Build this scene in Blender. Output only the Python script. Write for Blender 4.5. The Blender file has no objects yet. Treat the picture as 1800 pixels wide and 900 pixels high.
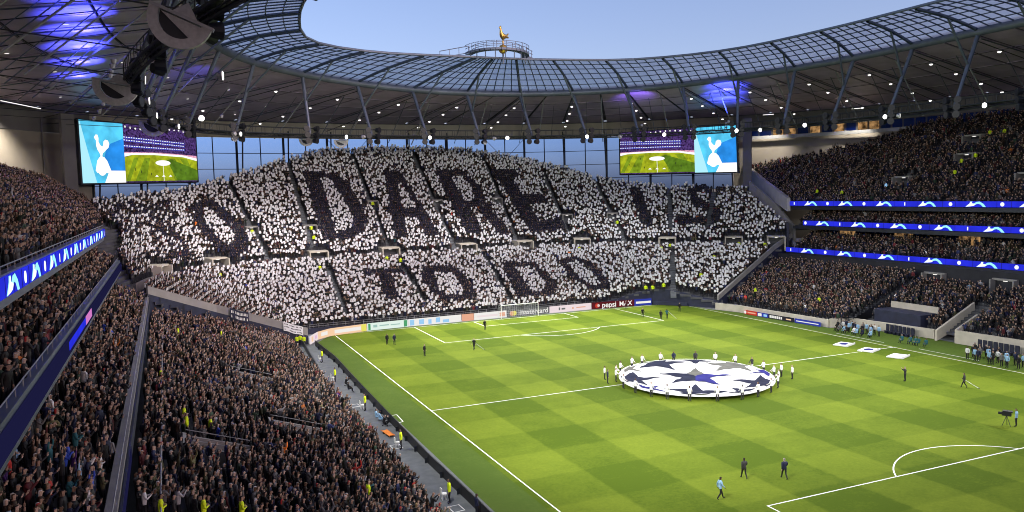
import bpy, bmesh, math, random
import numpy as np
from mathutils import Vector, Matrix
from mathutils.kdtree import KDTree
random.seed(7); rng = np.random.default_rng(7)
S = bpy.context.scene; COL = S.collection
R = math.radians; sin, cos, pi = math.sin, math.cos, math.pi

# ------------------------------------------------------------ camera, sky, sun, exposure
CAM = Vector((-58.951, -79.977, 23.049))
yaw, pitch, roll = 0.4103, -0.0802, -0.0241
F_ = Vector((sin(yaw)*cos(pitch), cos(yaw)*cos(pitch), sin(pitch)))
R_ = Vector((cos(yaw), -sin(yaw), 0)); U_ = R_.cross(F_)
RR = R_*cos(roll)+U_*sin(roll); UU = -R_*sin(roll)+U_*cos(roll)
cd = bpy.data.cameras.new('camera'); cam = bpy.data.objects.new('camera', cd); COL.objects.link(cam)
cd.sensor_width = 36; cd.lens = 27.959; cd.clip_start = 0.5; cd.clip_end = 5000
cam.matrix_world = Matrix(((RR.x, UU.x, -F_.x, CAM.x), (RR.y, UU.y, -F_.y, CAM.y), (RR.z, UU.z, -F_.z, CAM.z), (0, 0, 0, 1)))
S.camera = cam
W = bpy.data.worlds.new('World'); S.world = W; W.use_nodes = True
wn = W.node_tree.nodes; bg = wn['Background']
sky = wn.new('ShaderNodeTexSky'); sky.sky_type = 'NISHITA'; sky.sun_disc = False
SUN_EL, SUN_AZ = 30.0, 150.0
sky.sun_elevation = R(SUN_EL); sky.sun_rotation = R(SUN_AZ); sky.altitude = 30; sky.air_density = 1.0; sky.dust_density = 2; sky.ozone_density = 10
wb = wn.new('ShaderNodeMix'); wb.data_type = 'RGBA'; wb.blend_type = 'MULTIPLY'; wb.inputs[0].default_value = 1; wb.clamp_result = False
W.node_tree.links.new(sky.outputs[0], wb.inputs[6]); wb.inputs[7].default_value = (1.02, .61, .485, 1)      # white balance of the dusk sky
W.node_tree.links.new(wb.outputs[2], bg.inputs[0]); bg.inputs[1].default_value = 0.15
sd = bpy.data.lights.new('sun', 'SUN'); sd.energy = 0.03; sd.angle = R(12); sd.color = (1, .93, .85)
sun = bpy.data.objects.new('sun', sd); COL.objects.link(sun)
sv = Vector((sin(R(SUN_AZ))*cos(R(SUN_EL)), cos(R(SUN_AZ))*cos(R(SUN_EL)), sin(R(SUN_EL))))
sun.rotation_euler = (-sv).to_track_quat('-Z', 'Y').to_euler()
S.view_settings.view_transform = 'Standard'; S.view_settings.look = 'None'; S.view_settings.exposure = 1.4; S.view_settings.gamma = 1
S.cycles.use_denoising = True; S.cycles.max_bounces = 6; S.cycles.diffuse_bounces = 3; S.cycles.transmission_bounces = 4; S.cycles.transparent_max_bounces = 8
S.cycles.sample_clamp_indirect = 4; S.cycles.filter_width = 1.0

# ------------------------------------------------------------ helpers
def cr(P, n):                                    # closed Catmull-Rom through rows of P, resampled evenly by the first three columns
    P = np.array(P, float); m = len(P); out = []
    for i in range(m):
        p0, p1, p2, p3 = P[i-1], P[i], P[(i+1) % m], P[(i+2) % m]
        for t in np.linspace(0, 1, 24, endpoint=False):
            out.append(.5*((2*p1)+(-p0+p2)*t+(2*p0-5*p1+4*p2-p3)*t*t+(-p0+3*p1-3*p2+p3)*t**3))
    out = np.array(out); d = np.linalg.norm(np.diff(np.vstack([out, out[:1]])[:, :3], axis=0), axis=1)
    s = np.concatenate([[0], np.cumsum(d)]); q = np.linspace(0, s[-1], n, endpoint=False)
    oo = np.vstack([out, out[:1]])
    return np.stack([np.interp(q, s, oo[:, k]) for k in range(P.shape[1])], 1)

class MB:
    def __init__(s): s.v, s.f, s.m = [], [], []
    def add(s, vs, fs, m=0):
        o = len(s.v); s.v += [tuple(v) for v in vs]; s.f += [tuple(o+i for i in f) for f in fs]; s.m += [m]*len(fs); return s
    def quad(s, a, b, c, d, m=0): return s.add([a, b, c, d], [(0, 1, 2, 3)], m)
    def box(s, c, size, rz=0, m=0, M=None):
        x, y, z = [k/2 for k in size]; c = Vector(c)
        vs = [Vector((i*x, j*y, k*z)) for i in (-1, 1) for j in (-1, 1) for k in (-1, 1)]
        T = M if M is not None else Matrix.Rotation(rz, 3, 'Z')
        return s.add([c+T@v for v in vs], [(0, 1, 3, 2), (4, 6, 7, 5), (0, 4, 5, 1), (2, 3, 7, 6), (0, 2, 6, 4), (1, 5, 7, 3)], m)
    def tube(s, a, b, r, n=6, m=0, r2=None, caps=True):
        a, b = Vector(a), Vector(b); d = b-a
        if d.length < 1e-6: return s
        q = d.to_track_quat('Z', 'Y').to_matrix(); r2 = r if r2 is None else r2; vs = []
        for p, rad in ((a, r), (b, r2)):
            for k in range(n):
                t = 2*pi*k/n+pi/n; vs.append(p+q@Vector((rad*cos(t), rad*sin(t), 0)))
        fs = [(k, (k+1) % n, n+(k+1) % n, n+k) for k in range(n)]
        if caps: fs += [tuple(range(n))[::-1], tuple(range(n, 2*n))]
        return s.add(vs, fs, m)
    def poly(s, pts, r, n=6, m=0):
        for a, b in zip(pts, pts[1:]): s.tube(a, b, r, n, m)
        return s
    def prism(s, pts, f, h, m=0):                 # polygon pts (2-D) mapped by f(x, y, d) for d = 0..h
        n = len(pts); vs = [f(x, y, 0) for x, y in pts]+[f(x, y, h) for x, y in pts]
        return s.add(vs, [tuple(range(n))[::-1], tuple(range(n, 2*n))]+[(i, (i+1) % n, n+(i+1) % n, n+i) for i in range(n)], m)
    def wall(s, line, z0, z1, t, m=0):            # vertical slab along a plan polyline, z0/z1 numbers or lists, thickness t to the left
        n = len(line); line = [Vector((p[0], p[1], 0)) for p in line]
        z0 = z0 if hasattr(z0, '__len__') else [z0]*n; z1 = z1 if hasattr(z1, '__len__') else [z1]*n
        vs = []
        for i in range(n):
            d = (line[min(i+1, n-1)]-line[max(i-1, 0)]).normalized(); nn = Vector((-d.y, d.x, 0))*t
            p, q = line[i], line[i]+nn
            vs += [(p.x, p.y, z0[i]), (p.x, p.y, z1[i]), (q.x, q.y, z1[i]), (q.x, q.y, z0[i])]
        fs = []
        for i in range(n-1):
            a, b = 4*i, 4*i+4
            fs += [(a, a+1, b+1, b), (a+1, a+2, b+2, b+1), (a+2, a+3, b+3, b+2), (a+3, a, b, b+3)]
        fs += [(0, 3, 2, 1), (4*n-4, 4*n-3, 4*n-2, 4*n-1)]
        return s.add(vs, fs, m)
    def mesh(s, name, mats, smooth=False):
        me = bpy.data.meshes.new(name); me.from_pydata(s.v, [], s.f)
        for m in (mats if isinstance(mats, (list, tuple)) else [mats]): me.materials.append(m)
        if any(s.m): me.polygons.foreach_set('material_index', s.m)
        if smooth: me.polygons.foreach_set('use_smooth', [True]*len(s.f))
        me.update(); return me
    def build(s, name, mats, parent=None, loc=None, rz=None, smooth=False, **kw):
        return link(s.mesh(name, mats, smooth), name, parent, loc, rz, **kw)
def link(me, name, parent=None, loc=None, rz=None, **kw):
    o = bpy.data.objects.new(name, me); COL.objects.link(o)
    if parent is not None: o.parent = parent
    if loc is not None: o.location = loc
    if rz is not None: o.rotation_euler = (0, 0, rz)
    for k, v in kw.items(): o[k] = v
    return o
def thing(name, label, cat, loc=(0, 0, 0), rz=0, group=None):
    o = bpy.data.objects.new(name, None); COL.objects.link(o); o.location = loc; o.rotation_euler = (0, 0, rz); o.empty_display_size = .3
    o['label'] = label; o['category'] = cat
    if group: o['group'] = group
    return o
def dup(o, loc, rz=None, label=None, parent=None):
    c = o.copy(); COL.objects.link(c)
    if parent is not None: c.parent = parent
    else:
        c.location = loc
        if rz is not None: c.rotation_euler = (0, 0, rz)
    if label: c['label'] = label
    for ch in o.children: dup(ch, None, parent=c)
    return c

# ------------------------------------------------------------ materials
def mat(name, col, rough=.6, metal=0, spec=.4, noise=0, nscale=4, bump=0, bscale=20):
    m = bpy.data.materials.new(name); m.use_nodes = True; nt = m.node_tree; b = nt.nodes['Principled BSDF']
    b.inputs['Base Color'].default_value = (*col, 1); b.inputs['Roughness'].default_value = rough; b.inputs['Metallic'].default_value = metal
    b.inputs['Specular IOR Level'].default_value = spec
    tc = nt.nodes.new('ShaderNodeTexCoord')
    if noise:
        n = nt.nodes.new('ShaderNodeTexNoise'); n.inputs['Scale'].default_value = nscale; n.inputs['Detail'].default_value = 5
        nt.links.new(tc.outputs['Object'], n.inputs['Vector'])
        r = nt.nodes.new('ShaderNodeValToRGB'); r.color_ramp.elements[0].position = .3; r.color_ramp.elements[1].position = .72
        r.color_ramp.elements[0].color = (*[c*(1-noise) for c in col], 1); r.color_ramp.elements[1].color = (*[min(1, c*(1+noise)) for c in col], 1)
        nt.links.new(n.outputs['Fac'], r.inputs[0]); nt.links.new(r.outputs[0], b.inputs['Base Color'])
    if bump:
        n2 = nt.nodes.new('ShaderNodeTexNoise'); n2.inputs['Scale'].default_value = bscale
        nt.links.new(tc.outputs['Object'], n2.inputs['Vector'])
        bp = nt.nodes.new('ShaderNodeBump'); bp.inputs['Strength'].default_value = bump; bp.inputs['Distance'].default_value = .05
        nt.links.new(n2.outputs['Fac'], bp.inputs['Height']); nt.links.new(bp.outputs[0], b.inputs['Normal'])
    return m
EK = 1/2.64                                        # screens and lamps are set for exposure 0
def emit(name, col, st=1.0, noise=0, nscale=2):
    st *= EK
    m = bpy.data.materials.new(name); m.use_nodes = True; nt = m.node_tree; nt.nodes.clear()
    o = nt.nodes.new('ShaderNodeOutputMaterial'); e = nt.nodes.new('ShaderNodeEmission'); e.inputs[0].default_value = (*col, 1); e.inputs[1].default_value = st
    if noise:
        tc = nt.nodes.new('ShaderNodeTexCoord'); n = nt.nodes.new('ShaderNodeTexNoise'); n.inputs['Scale'].default_value = nscale; n.inputs['Detail'].default_value = 6
        nt.links.new(tc.outputs['Object'], n.inputs['Vector']); r = nt.nodes.new('ShaderNodeValToRGB'); r.color_ramp.elements[0].position = .35; r.color_ramp.elements[1].position = .65
        r.color_ramp.elements[0].color = (*[c*(1-noise) for c in col], 1); r.color_ramp.elements[1].color = (*[c*(1+noise) for c in col], 1)
        nt.links.new(n.outputs['Fac'], r.inputs[0]); nt.links.new(r.outputs[0], e.inputs[0])
    nt.links.new(e.outputs[0], o.inputs[0]); return m

def grass_mat(name, mow=True):
    m = bpy.data.materials.new(name); m.use_nodes = True; nt = m.node_tree; L = nt.links.new; b = nt.nodes['Principled BSDF']
    b.inputs['Roughness'].default_value = .95; b.inputs['Specular IOR Level'].default_value = .06
    N = nt.nodes.new; tc = N('ShaderNodeTexCoord'); sx = N('ShaderNodeSeparateXYZ'); L(tc.outputs['Object'], sx.inputs[0])
    def math_(op, a, b_=None, c=None):
        n = N('ShaderNodeMath'); n.operation = op
        for i, q in enumerate((a, b_, c)):
            if q is None: continue
            if isinstance(q, (int, float)): n.inputs[i].default_value = q
            else: L(q, n.inputs[i])
        return n.outputs[0]
    wob = N('ShaderNodeTexNoise'); wob.inputs['Scale'].default_value = .8; L(tc.outputs['Object'], wob.inputs['Vector'])
    wv = math_('MULTIPLY', math_('SUBTRACT', wob.outputs['Fac'], .5), .5)
    big = N('ShaderNodeTexNoise'); big.inputs['Scale'].default_value = .13; big.inputs['Detail'].default_value = 6; L(tc.outputs['Object'], big.inputs['Vector'])
    fine = N('ShaderNodeTexNoise'); fine.inputs['Scale'].default_value = 3.2; fine.inputs['Detail'].default_value = 8; fine.inputs['Roughness'].default_value = .75; L(tc.outputs['Object'], fine.inputs['Vector'])
    mid = N('ShaderNodeTexNoise'); mid.inputs['Scale'].default_value = .6; mid.inputs['Detail'].default_value = 4; L(tc.outputs['Object'], mid.inputs['Vector'])
    def stripe(axis, w):                           # 0 or 1 in bands of width w with slightly soft edges
        q = math_('DIVIDE', math_('ADD', axis, wv), w)
        fr = math_('PINGPONG', math_('ADD', q, .5), 1.0)
        mr = N('ShaderNodeMapRange'); L(fr, mr.inputs[0]); mr.inputs[1].default_value = .47; mr.inputs[2].default_value = .53
        return mr.outputs[0]
    v = math_('MULTIPLY', math_('SUBTRACT', big.outputs['Fac'], .5), .75)
    v = math_('ADD', v, math_('MULTIPLY', math_('SUBTRACT', fine.outputs['Fac'], .5), 1.15))
    v = math_('ADD', v, math_('MULTIPLY', math_('SUBTRACT', mid.outputs['Fac'], .5), .5))
    if mow:
        st = math_('ADD', math_('MULTIPLY', stripe(sx.outputs[0], 5.6667), .40), math_('MULTIPLY', stripe(sx.outputs[1], 5.8333), .25))
        v = math_('ADD', v, st)
    else: v = math_('ADD', v, .1)
    r = N('ShaderNodeValToRGB'); r.color_ramp.elements[0].position = -0.0; r.color_ramp.elements[1].position = 1.0
    r.color_ramp.elements[0].color = (.066, .106, .008, 1) if mow else (.066, .108, .018, 1)
    r.color_ramp.elements[1].color = (.160, .210, .020, 1) if mow else (.115, .158, .032, 1)
    L(v, r.inputs[0]); L(r.outputs[0], b.inputs['Base Color'])
    bn = N('ShaderNodeTexNoise'); bn.inputs['Scale'].default_value = 25; L(tc.outputs['Object'], bn.inputs['Vector'])
    bp = N('ShaderNodeBump'); bp.inputs['Strength'].default_value = .5; bp.inputs['Distance'].default_value = .03; L(bn.outputs['Fac'], bp.inputs['Height']); L(bp.outputs[0], b.inputs['Normal'])
    return m
def glass_mat(name, tint=(.8, .87, .95), amt=.75):
    m = bpy.data.materials.new(name); m.use_nodes = True; nt = m.node_tree; nt.nodes.clear(); N = nt.nodes.new; L = nt.links.new
    o = N('ShaderNodeOutputMaterial'); t = N('ShaderNodeBsdfTransparent'); t.inputs[0].default_value = (*tint, 1)
    g = N('ShaderNodeBsdfGlossy'); g.inputs['Roughness'].default_value = .3; g.inputs[0].default_value = (.5, .55, .6, 1)
    x = N('ShaderNodeMixShader'); x.inputs[0].default_value = 1-amt; L(t.outputs[0], x.inputs[1]); L(g.outputs[0], x.inputs[2]); L(x.outputs[0], o.inputs[0]); return m
def pane_mat(name):
    m = bpy.data.materials.new(name); m.use_nodes = True; nt = m.node_tree; nt.nodes.clear(); N = nt.nodes.new; L = nt.links.new
    o = N('ShaderNodeOutputMaterial'); t = N('ShaderNodeBsdfTranslucent'); tr = N('ShaderNodeBsdfTransparent'); d = N('ShaderNodeBsdfDiffuse')
    tc = N('ShaderNodeTexCoord'); n = N('ShaderNodeTexNoise'); n.inputs['Scale'].default_value = .5; n.inputs['Detail'].default_value = 5; L(tc.outputs['Object'], n.inputs['Vector'])
    r = N('ShaderNodeValToRGB'); r.color_ramp.elements[0].color = (.62, .68, .74, 1); r.color_ramp.elements[1].color = (.82, .87, .9, 1); L(n.outputs['Fac'], r.inputs[0])
    L(r.outputs[0], t.inputs[0]); tr.inputs[0].default_value = (.72, .8, .86, 1); d.inputs[0].default_value = (.5, .53, .56, 1)
    x = N('ShaderNodeMixShader'); x.inputs[0].default_value = .55; L(t.outputs[0], x.inputs[1]); L(tr.outputs[0], x.inputs[2])
    y = N('ShaderNodeMixShader'); y.inputs[0].default_value = .15; L(x.outputs[0], y.inputs[1]); L(d.outputs[0], y.inputs[2]); L(y.outputs[0], o.inputs[0]); return m
def person_mat():
    m = bpy.data.materials.new('person_cloth_and_skin'); m.use_nodes = True; nt = m.node_tree; N = nt.nodes.new; L = nt.links.new; b = nt.nodes['Principled BSDF']
    b.inputs['Roughness'].default_value = .7; b.inputs['Specular IOR Level'].default_value = .25
    z = N('ShaderNodeAttribute'); z.attribute_name = 'zone'; z.attribute_type = 'GEOMETRY'
    cur = None
    for i, nm in enumerate(('legs', 'coat', 'skin', 'hair', 'card')):
        a = N('ShaderNodeAttribute'); a.attribute_name = nm; a.attribute_type = 'INSTANCER'
        if cur is None: cur = a.outputs['Color']; continue
        c = N('ShaderNodeMath'); c.operation = 'GREATER_THAN'; c.inputs[1].default_value = i-.5; L(z.outputs['Fac'], c.inputs[0])
        x = N('ShaderNodeMix'); x.data_type = 'RGBA'; L(c.outputs[0], x.inputs[0]); L(cur, x.inputs[6]); L(a.outputs['Color'], x.inputs[7]); cur = x.outputs[2]
    L(cur, b.inputs['Base Color']); return m

M = dict(
    pitch=grass_mat('mown_grass'), verge=grass_mat('verge_grass', False), line=mat('line_paint', (.8, .82, .78), .7, noise=.06, nscale=3),
    ground=mat('asphalt', (.05, .05, .052), .9, noise=.3, nscale=.2), track=mat('track_concrete', (.13, .14, .15), .85, noise=.18, nscale=1.2, bump=.2),
    concrete=mat('grey_concrete', (.26, .25, .24), .8, noise=.14, nscale=.7, bump=.15), pale=mat('pale_concrete', (.47, .43, .36), .75, noise=.12, nscale=.8, bump=.15),
    pale_grey=mat('pale_grey_concrete', (.42, .40, .41), .75, noise=.1, nscale=.6),
    step=mat('step_concrete', (.075, .077, .085), .85, noise=.2, nscale=.8), wall=mat('cladding_beige', (.33, .30, .26), .7, noise=.1, nscale=.25, bump=.1),
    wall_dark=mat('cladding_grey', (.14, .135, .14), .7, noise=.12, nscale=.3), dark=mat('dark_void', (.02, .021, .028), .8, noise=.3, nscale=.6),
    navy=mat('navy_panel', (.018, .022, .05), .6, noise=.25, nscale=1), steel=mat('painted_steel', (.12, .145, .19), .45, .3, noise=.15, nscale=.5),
    lattice=mat('lattice_steel', (.06, .085, .13), .5, .2, noise=.15, nscale=.5),
    steel_dark=mat('dark_steel', (.028, .032, .042), .5, .3, noise=.2, nscale=1), steel_pale=mat('pale_steel', (.33, .34, .36), .4, .3, noise=.1, nscale=1),
    bright=mat('bright_steel', (.62, .62, .66), .25, .8, noise=.1, nscale=1), soffit=mat('soffit_metal', (.50, .40, .54), .45, .15, noise=.16, nscale=.35, bump=.06, bscale=1.5),
    pane=pane_mat('roof_pane'), glass=glass_mat('wall_glass', (.32, .52, .95), .985), gold=mat('gold_leaf', (.75, .47, .12), .25, .9, noise=.15, nscale=6), speaker=mat('speaker_black', (.012, .012, .014), .45, noise=.3, nscale=5),
    housing=mat('lamp_housing', (.42, .42, .43), .5, .2, noise=.15, nscale=4), white=mat('white_plastic', (.78, .78, .76), .5, noise=.05), net=mat('net_cord', (.4, .42, .42), .8, noise=.05),
    lamp=emit('lamp_lens', (1, .97, .92), 9), small_lamp=emit('small_lamp_lens', (1, .97, .94), 4), strip=emit('strip_lamp', (1, .97, .92), 1.3), warm=emit('lit_window', (1, .55, .22), .26, .9, .9),
    led_blue=emit('led_blue', (.022, .03, .70), 1.0, .16, .35), led_cyan=emit('led_cyan', (.35, .88, .95), 1.1), led_white=emit('led_white', (.95, .97, 1), 1.1), led_pink=emit('led_pink', (.8, .25, .7), .8), led_dim=emit('led_dim_blue', (.035, .035, .15), .3),
    person=person_mat(), cloth=mat('banner_cloth', (.7, .7, .72), .9, spec=.04, noise=.04, nscale=.5, bump=.3, bscale=.8), cloth_navy=mat('banner_star', (.022, .025, .05), .9, spec=.04, noise=.25, nscale=.8), cloth_grey=mat('banner_star_grey', (.13, .13, .12), .9, spec=.04, noise=.2, nscale=.6),
    cloth_blue=mat('banner_star_blue', (.03, .03, .17), .9, spec=.04, noise=.3, nscale=.7), rubber=mat('black_board', (.012, .012, .014), .5, noise=.3, nscale=1), orange=mat('orange_plastic', (.75, .22, .03), .5, noise=.1), seat=mat('seat_plastic', (.012, .014, .035), .5, noise=.1),
    red=mat('red_cloth', (.5, .04, .03), .7, noise=.1))

LETTERS = {"fill":[[[-66.9,79.3],[-57.6,86.8],[-57.4,83.8],[-66.5,76.1]],[[-62.6,81.7],[-60.0,83.5],[-54.9,69.3],[-57.4,66.6]],[[-54.6,86.5],[-52.4,90.0],[-49.8,90.3],[-46.7,86.5],[-44.4,80.7],[-45.3,76.2],[-48.0,73.8],[-50.6,74.5],[-52.6,78.5],[-54.6,83.6]],[[-30.4,101.7],[-23.9,101.1],[-21.4,98.1],[-20.1,90.6],[-19.9,85.6],[-21.3,82.3],[-24.1,80.3],[-30.2,79.7]],[[-12.0,101.5],[-9.0,101.5],[-13.1,79.8],[-15.9,80.1]],[[-10.9,101.5],[-8.1,101.5],[-5.9,79.7],[-9.0,79.9]],[[-13.0,88.6],[-6.7,88.3],[-6.9,85.5],[-13.5,85.8]],[[0.3,101.5],[4.0,101.4],[4.0,80.4],[0.0,80.0]],[[2.4,101.4],[7.5,101.2],[9.3,95.5],[8.4,89.9],[5.0,88.0],[1.7,89.2]],[[5.2,90.2],[8.5,90.2],[10.4,79.3],[7.2,79.1]],[[14.7,101.6],[18.7,101.3],[18.6,79.4],[14.7,79.0]],[[14.7,101.6],[21.4,101.5],[21.1,98.6],[14.3,98.8]],[[16.5,92.5],[24.0,91.0],[23.4,88.2],[16.2,89.3]],[[16.2,82.9],[25.7,83.0],[24.5,79.3],[15.6,78.9]],[[43.2,83.8],[45.3,81.9],[41.1,70.0],[38.8,71.6]],[[61.1,70.8],[56.3,75.1],[54.5,72.7],[59.4,68.7]],[[56.6,74.9],[53.3,74.3],[52.9,71.7],[56.0,72.2]],[[52.9,73.9],[51.1,69.3],[53.1,69.1],[54.9,73.7]],[[51.1,69.6],[52.8,64.8],[54.9,66.4],[53.4,71.4]],[[52.5,66.3],[52.4,62.5],[54.7,63.3],[54.8,67.1]],[[54.4,64.9],[50.4,64.0],[50.1,61.7],[54.0,62.6]],[[52.1,63.7],[46.4,69.2],[44.8,67.2],[50.2,61.6]],[[-25.1,69.8],[-16.8,69.3],[-17.2,67.4],[-25.4,68.0]],[[-22.3,68.9],[-19.8,68.7],[-20.9,59.9],[-23.3,60.0]],[[-13.3,69.5],[-10.8,69.8],[-7.9,69.4],[-5.8,66.6],[-5.6,60.6],[-7.2,58.3],[-12.2,58.2],[-14.1,61.1],[-14.6,65.8]],[[3.2,69.7],[10.7,68.3],[11.7,61.2],[9.6,57.2],[1.7,57.6]],[[15.8,68.9],[20.5,69.3],[22.6,66.3],[22.8,58.0],[21.0,56.3],[17.5,58.3],[15.4,63.1]]],"hole":[[[-52.4,86.2],[-50.9,87.6],[-49.0,85.2],[-47.0,81.2],[-47.3,78.7],[-48.6,77.3],[-50.3,79.2],[-52.0,82.9]],[[-27.0,99.2],[-24.8,98.8],[-23.8,93.8],[-22.7,87.1],[-23.6,83.4],[-27.2,81.8]],[[3.7,99.3],[6.5,99.1],[7.1,95],[6.5,91.1],[3.7,90.4]],[[-11.5,67.3],[-8.2,67.5],[-7.6,65.0],[-7.7,60.8],[-9.1,59.6],[-11.7,59.7],[-12.3,62.5]],[[5.5,67.4],[8.7,67.0],[9.5,64.5],[9.3,61.0],[7.7,59.1],[5.4,59.3]],[[17.4,67.5],[19.9,67.5],[21.1,64.8],[21.1,59.0],[18.7,59.8],[17.5,63.5]],[[-10.2,96.5],[-9.2,96.5],[-8.3,89],[-11.3,89]]]}

# ------------------------------------------------------------ ground, pitch, track, markings
def sheet(name, pts, z, m, **kw):
    b = MB(); b.add([(x, y, z) for x, y in pts], [tuple(range(len(pts)))]); return b.build(name, m, kind='structure', **kw)
def rect(x0, y0, x1, y1): return [(x0, y0), (x1, y0), (x1, y1), (x0, y1)]
sheet('ground', rect(-2500, -2500, 2500, 2500), -.02, M['ground'])
sheet('track', rect(-47, -75, 48, 62), -.008, M['track'])
sheet('pitch_surround', [(-38.2, -62), (37.4, -62), (43, -62), (44, 1), (42, 14), (38.2, 16), (36.9, 36), (33, 48), (28, 53.5), (-30, 53.5), (-35.5, 51), (-38.2, 46)], 0, M['verge'])
sheet('pitch', rect(-34.6, -53.2, 34.6, 53.2), .004, M['pitch'])
b = MB(); z = .009; lw = .06
def seg(x0, y0, x1, y1, w=lw):
    d = Vector((x1-x0, y1-y0)); n = Vector((-d.y, d.x)).normalized()*w
    b.add([(x0+n.x, y0+n.y, z), (x1+n.x, y1+n.y, z), (x1-n.x, y1-n.y, z), (x0-n.x, y0-n.y, z)], [(3, 2, 1, 0)])
def arc(cx, cy, r, a0, a1, n):
    for k in range(n):
        t0, t1 = a0+(a1-a0)*k/n, a0+(a1-a0)*(k+1)/n
        b.add([((cx+q*cos(t)), (cy+q*sin(t)), z) for t in (t0, t1) for q in (r-lw, r+lw)], [(0, 1, 3, 2)])
seg(-34, -52.5+lw, -34, 52.5-lw); seg(34, -52.5+lw, 34, 52.5-lw); seg(-34-lw, 52.5, 34+lw, 52.5); seg(-34-lw, -52.5, 34+lw, -52.5); seg(-34+lw, 0, 34-lw, 0)
arc(0, 0, 9.15, 0, 2*pi, 72)
for s in (1, -1):
    for hw, dd in ((20.16, 16.5), (9.16, 5.5)):
        seg(-hw, s*(52.5-lw), -hw, s*(52.5-dd+lw)); seg(hw, s*(52.5-lw), hw, s*(52.5-dd+lw)); seg(-hw-lw, s*(52.5-dd), hw+lw, s*(52.5-dd))
    a = math.acos(5.5/9.15)
    arc(0, s*41.5, 9.15, -s*pi/2-a, -s*pi/2+a, 30)
for x0, y0, x1, y1 in ((-39, .1, -37.7, .3), (-37.7, .3, -37.8, -2.5), (-37.8, -2.5, -39, -3), (35.6, 12, 35.6, 3), (36, -2.5, 36, -11.5)): seg(x0, y0, x1, y1, .05)
b.build('pitch_line', M['line'], kind='structure')

# ------------------------------------------------------------ the far stand: row geometry
RA, XL, XR, YC, TL_, TR_ = 7.5, -36, 16, 50, R(80), R(38)
def Zof(D): return max(.35, 1.3+.497*D) if D < 17.5 else (9.6 if D < 19.2 else 10.6+.66*(D-19.2))
def row_path(D, step):                             # points and inward normals along one row, left to right
    r = RA+D; out = []
    pl = Vector((XL-r*sin(TL_), YC+r*cos(TL_))); tl = Vector((-cos(TL_), -sin(TL_)))
    for t in np.arange(22, 0, -step): out.append((pl+tl*t, Vector((sin(TL_), -cos(TL_)))))
    n = max(2, int(r*TL_/step))
    for k in range(n): a = TL_*(1-k/n); out.append((Vector((XL-r*sin(a), YC+r*cos(a))), Vector((sin(a), -cos(a)))))
    n = int((XR-XL)/step)
    for k in range(n): out.append((Vector((XL+(XR-XL)*k/n, YC+r)), Vector((0, -1))))
    n = max(2, int(r*TR_/step))
    for k in range(n): a = TR_*k/n; out.append((Vector((XR+r*sin(a), YC+r*cos(a))), Vector((-sin(a), -cos(a)))))
    pr = Vector((XR+r*sin(TR_), YC+r*cos(TR_))); tr = Vector((cos(TR_), -sin(TR_)))
    for t in np.arange(0, 46, step): out.append((pr+tr*t, Vector((-sin(TR_), -cos(TR_)))))
    return out
def Dof(X, Y):
    if X < XL:
        dx, dy = X-XL, Y-YC; th = math.atan2(-dx, dy)
        return math.hypot(dx, dy)-RA if th <= TL_ else -dx*sin(TL_)+dy*cos(TL_)-RA
    if X <= XR: return Y-YC-RA
    dx, dy = X-XR, Y-YC; th = math.atan2(dx, dy)
    return math.hypot(dx, dy)-RA if th <= TR_ else dx*sin(TR_)+dy*cos(TR_)-RA
TOP = [(-71.4, 77.3), (-62.6, 87.5), (-52.1, 95.4), (-46.2, 100), (-40, 103.2), (-33.3, 107.1), (-25.1, 110), (-14.1, 110.8), (-2.6, 111.3), (9.1, 110.7), (19.1, 108.8), (28.2, 104.3), (34.9, 98.5), (40.5, 91.2), (46.9, 83.5), (53.8, 77), (64.1, 67.3)]
SOUTH = [(-39.6, 46.6), (-52.5, 47.5), (-61.2, 41), (-64.2, 50), (-65.8, 59), (-67, 66), (-67.9, 72)]+TOP+[(63.4, 60), (63, 52.5), (57, 49.8), (37.5, 43), (36.2, 44.6), (32.3, 50.9), (29.4, 53.6), (25, 54.4), (17.5, 55.6), (-36, 55.6), (-38.4, 53)]
def inside(p, poly):
    x, y = p; c = False; j = len(poly)-1
    for i in range(len(poly)):
        xi, yi = poly[i]; xj, yj = poly[j]
        if (yi > y) != (yj > y) and x < (xj-xi)*(y-yi)/(yj-yi)+xi: c = not c
        j = i
    return c
def segdist(p, a, b_):
    p, a, b_ = Vector(p), Vector(a), Vector(b_); d = b_-a; t = max(0, min(1, (p-a).dot(d)/d.length_squared)); return (p-a-d*t).length
AISLES = [((-46.6, 99.6), (-41.3, 76.3)), ((-32.7, 107.3), (-32.6, 80.1)), ((-17.6, 109.3), (-17.5, 80.2)), ((-2.5, 109), (-3.6, 77.1)), ((15.1, 106.7), (11.3, 79.7)), ((39, 93.8), (33.8, 70.3)), ((28.1, 99.5), (24.2, 78.8)), ((51.7, 79.7), (43.4, 66.8)), ((-31.1, 72.6), (-30.9, 57.8)), ((-16.9, 71.6), (-15.9, 59.3)), ((39.6, 61), (31.3, 48.9)), ((1.3, 73.3), (.4, 57.1)), ((59.1, 72.1), (50, 62.5))]
PS = [(-17.2, 91.5), (-2.5, 91.2), (12, 91.4), (26.3, 83.5), (35.7, 79.1), (-43.3, 84.1), (-31.8, 84.6)]
PB = [(-59.6, 62.6), (-50.4, 72.5), (-31.8, 76.7), (-17.5, 76.7), (-.8, 76.7), (12.3, 76.7), (25.2, 74.5), (40.1, 63.6), (51.4, 55.6), (58.4, 50.6)]
def normal_at(X, Y):
    e = .1; g = Vector((Dof(X+e, Y)-Dof(X-e, Y), Dof(X, Y+e)-Dof(X, Y-e))); return -g.normalized()

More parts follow.
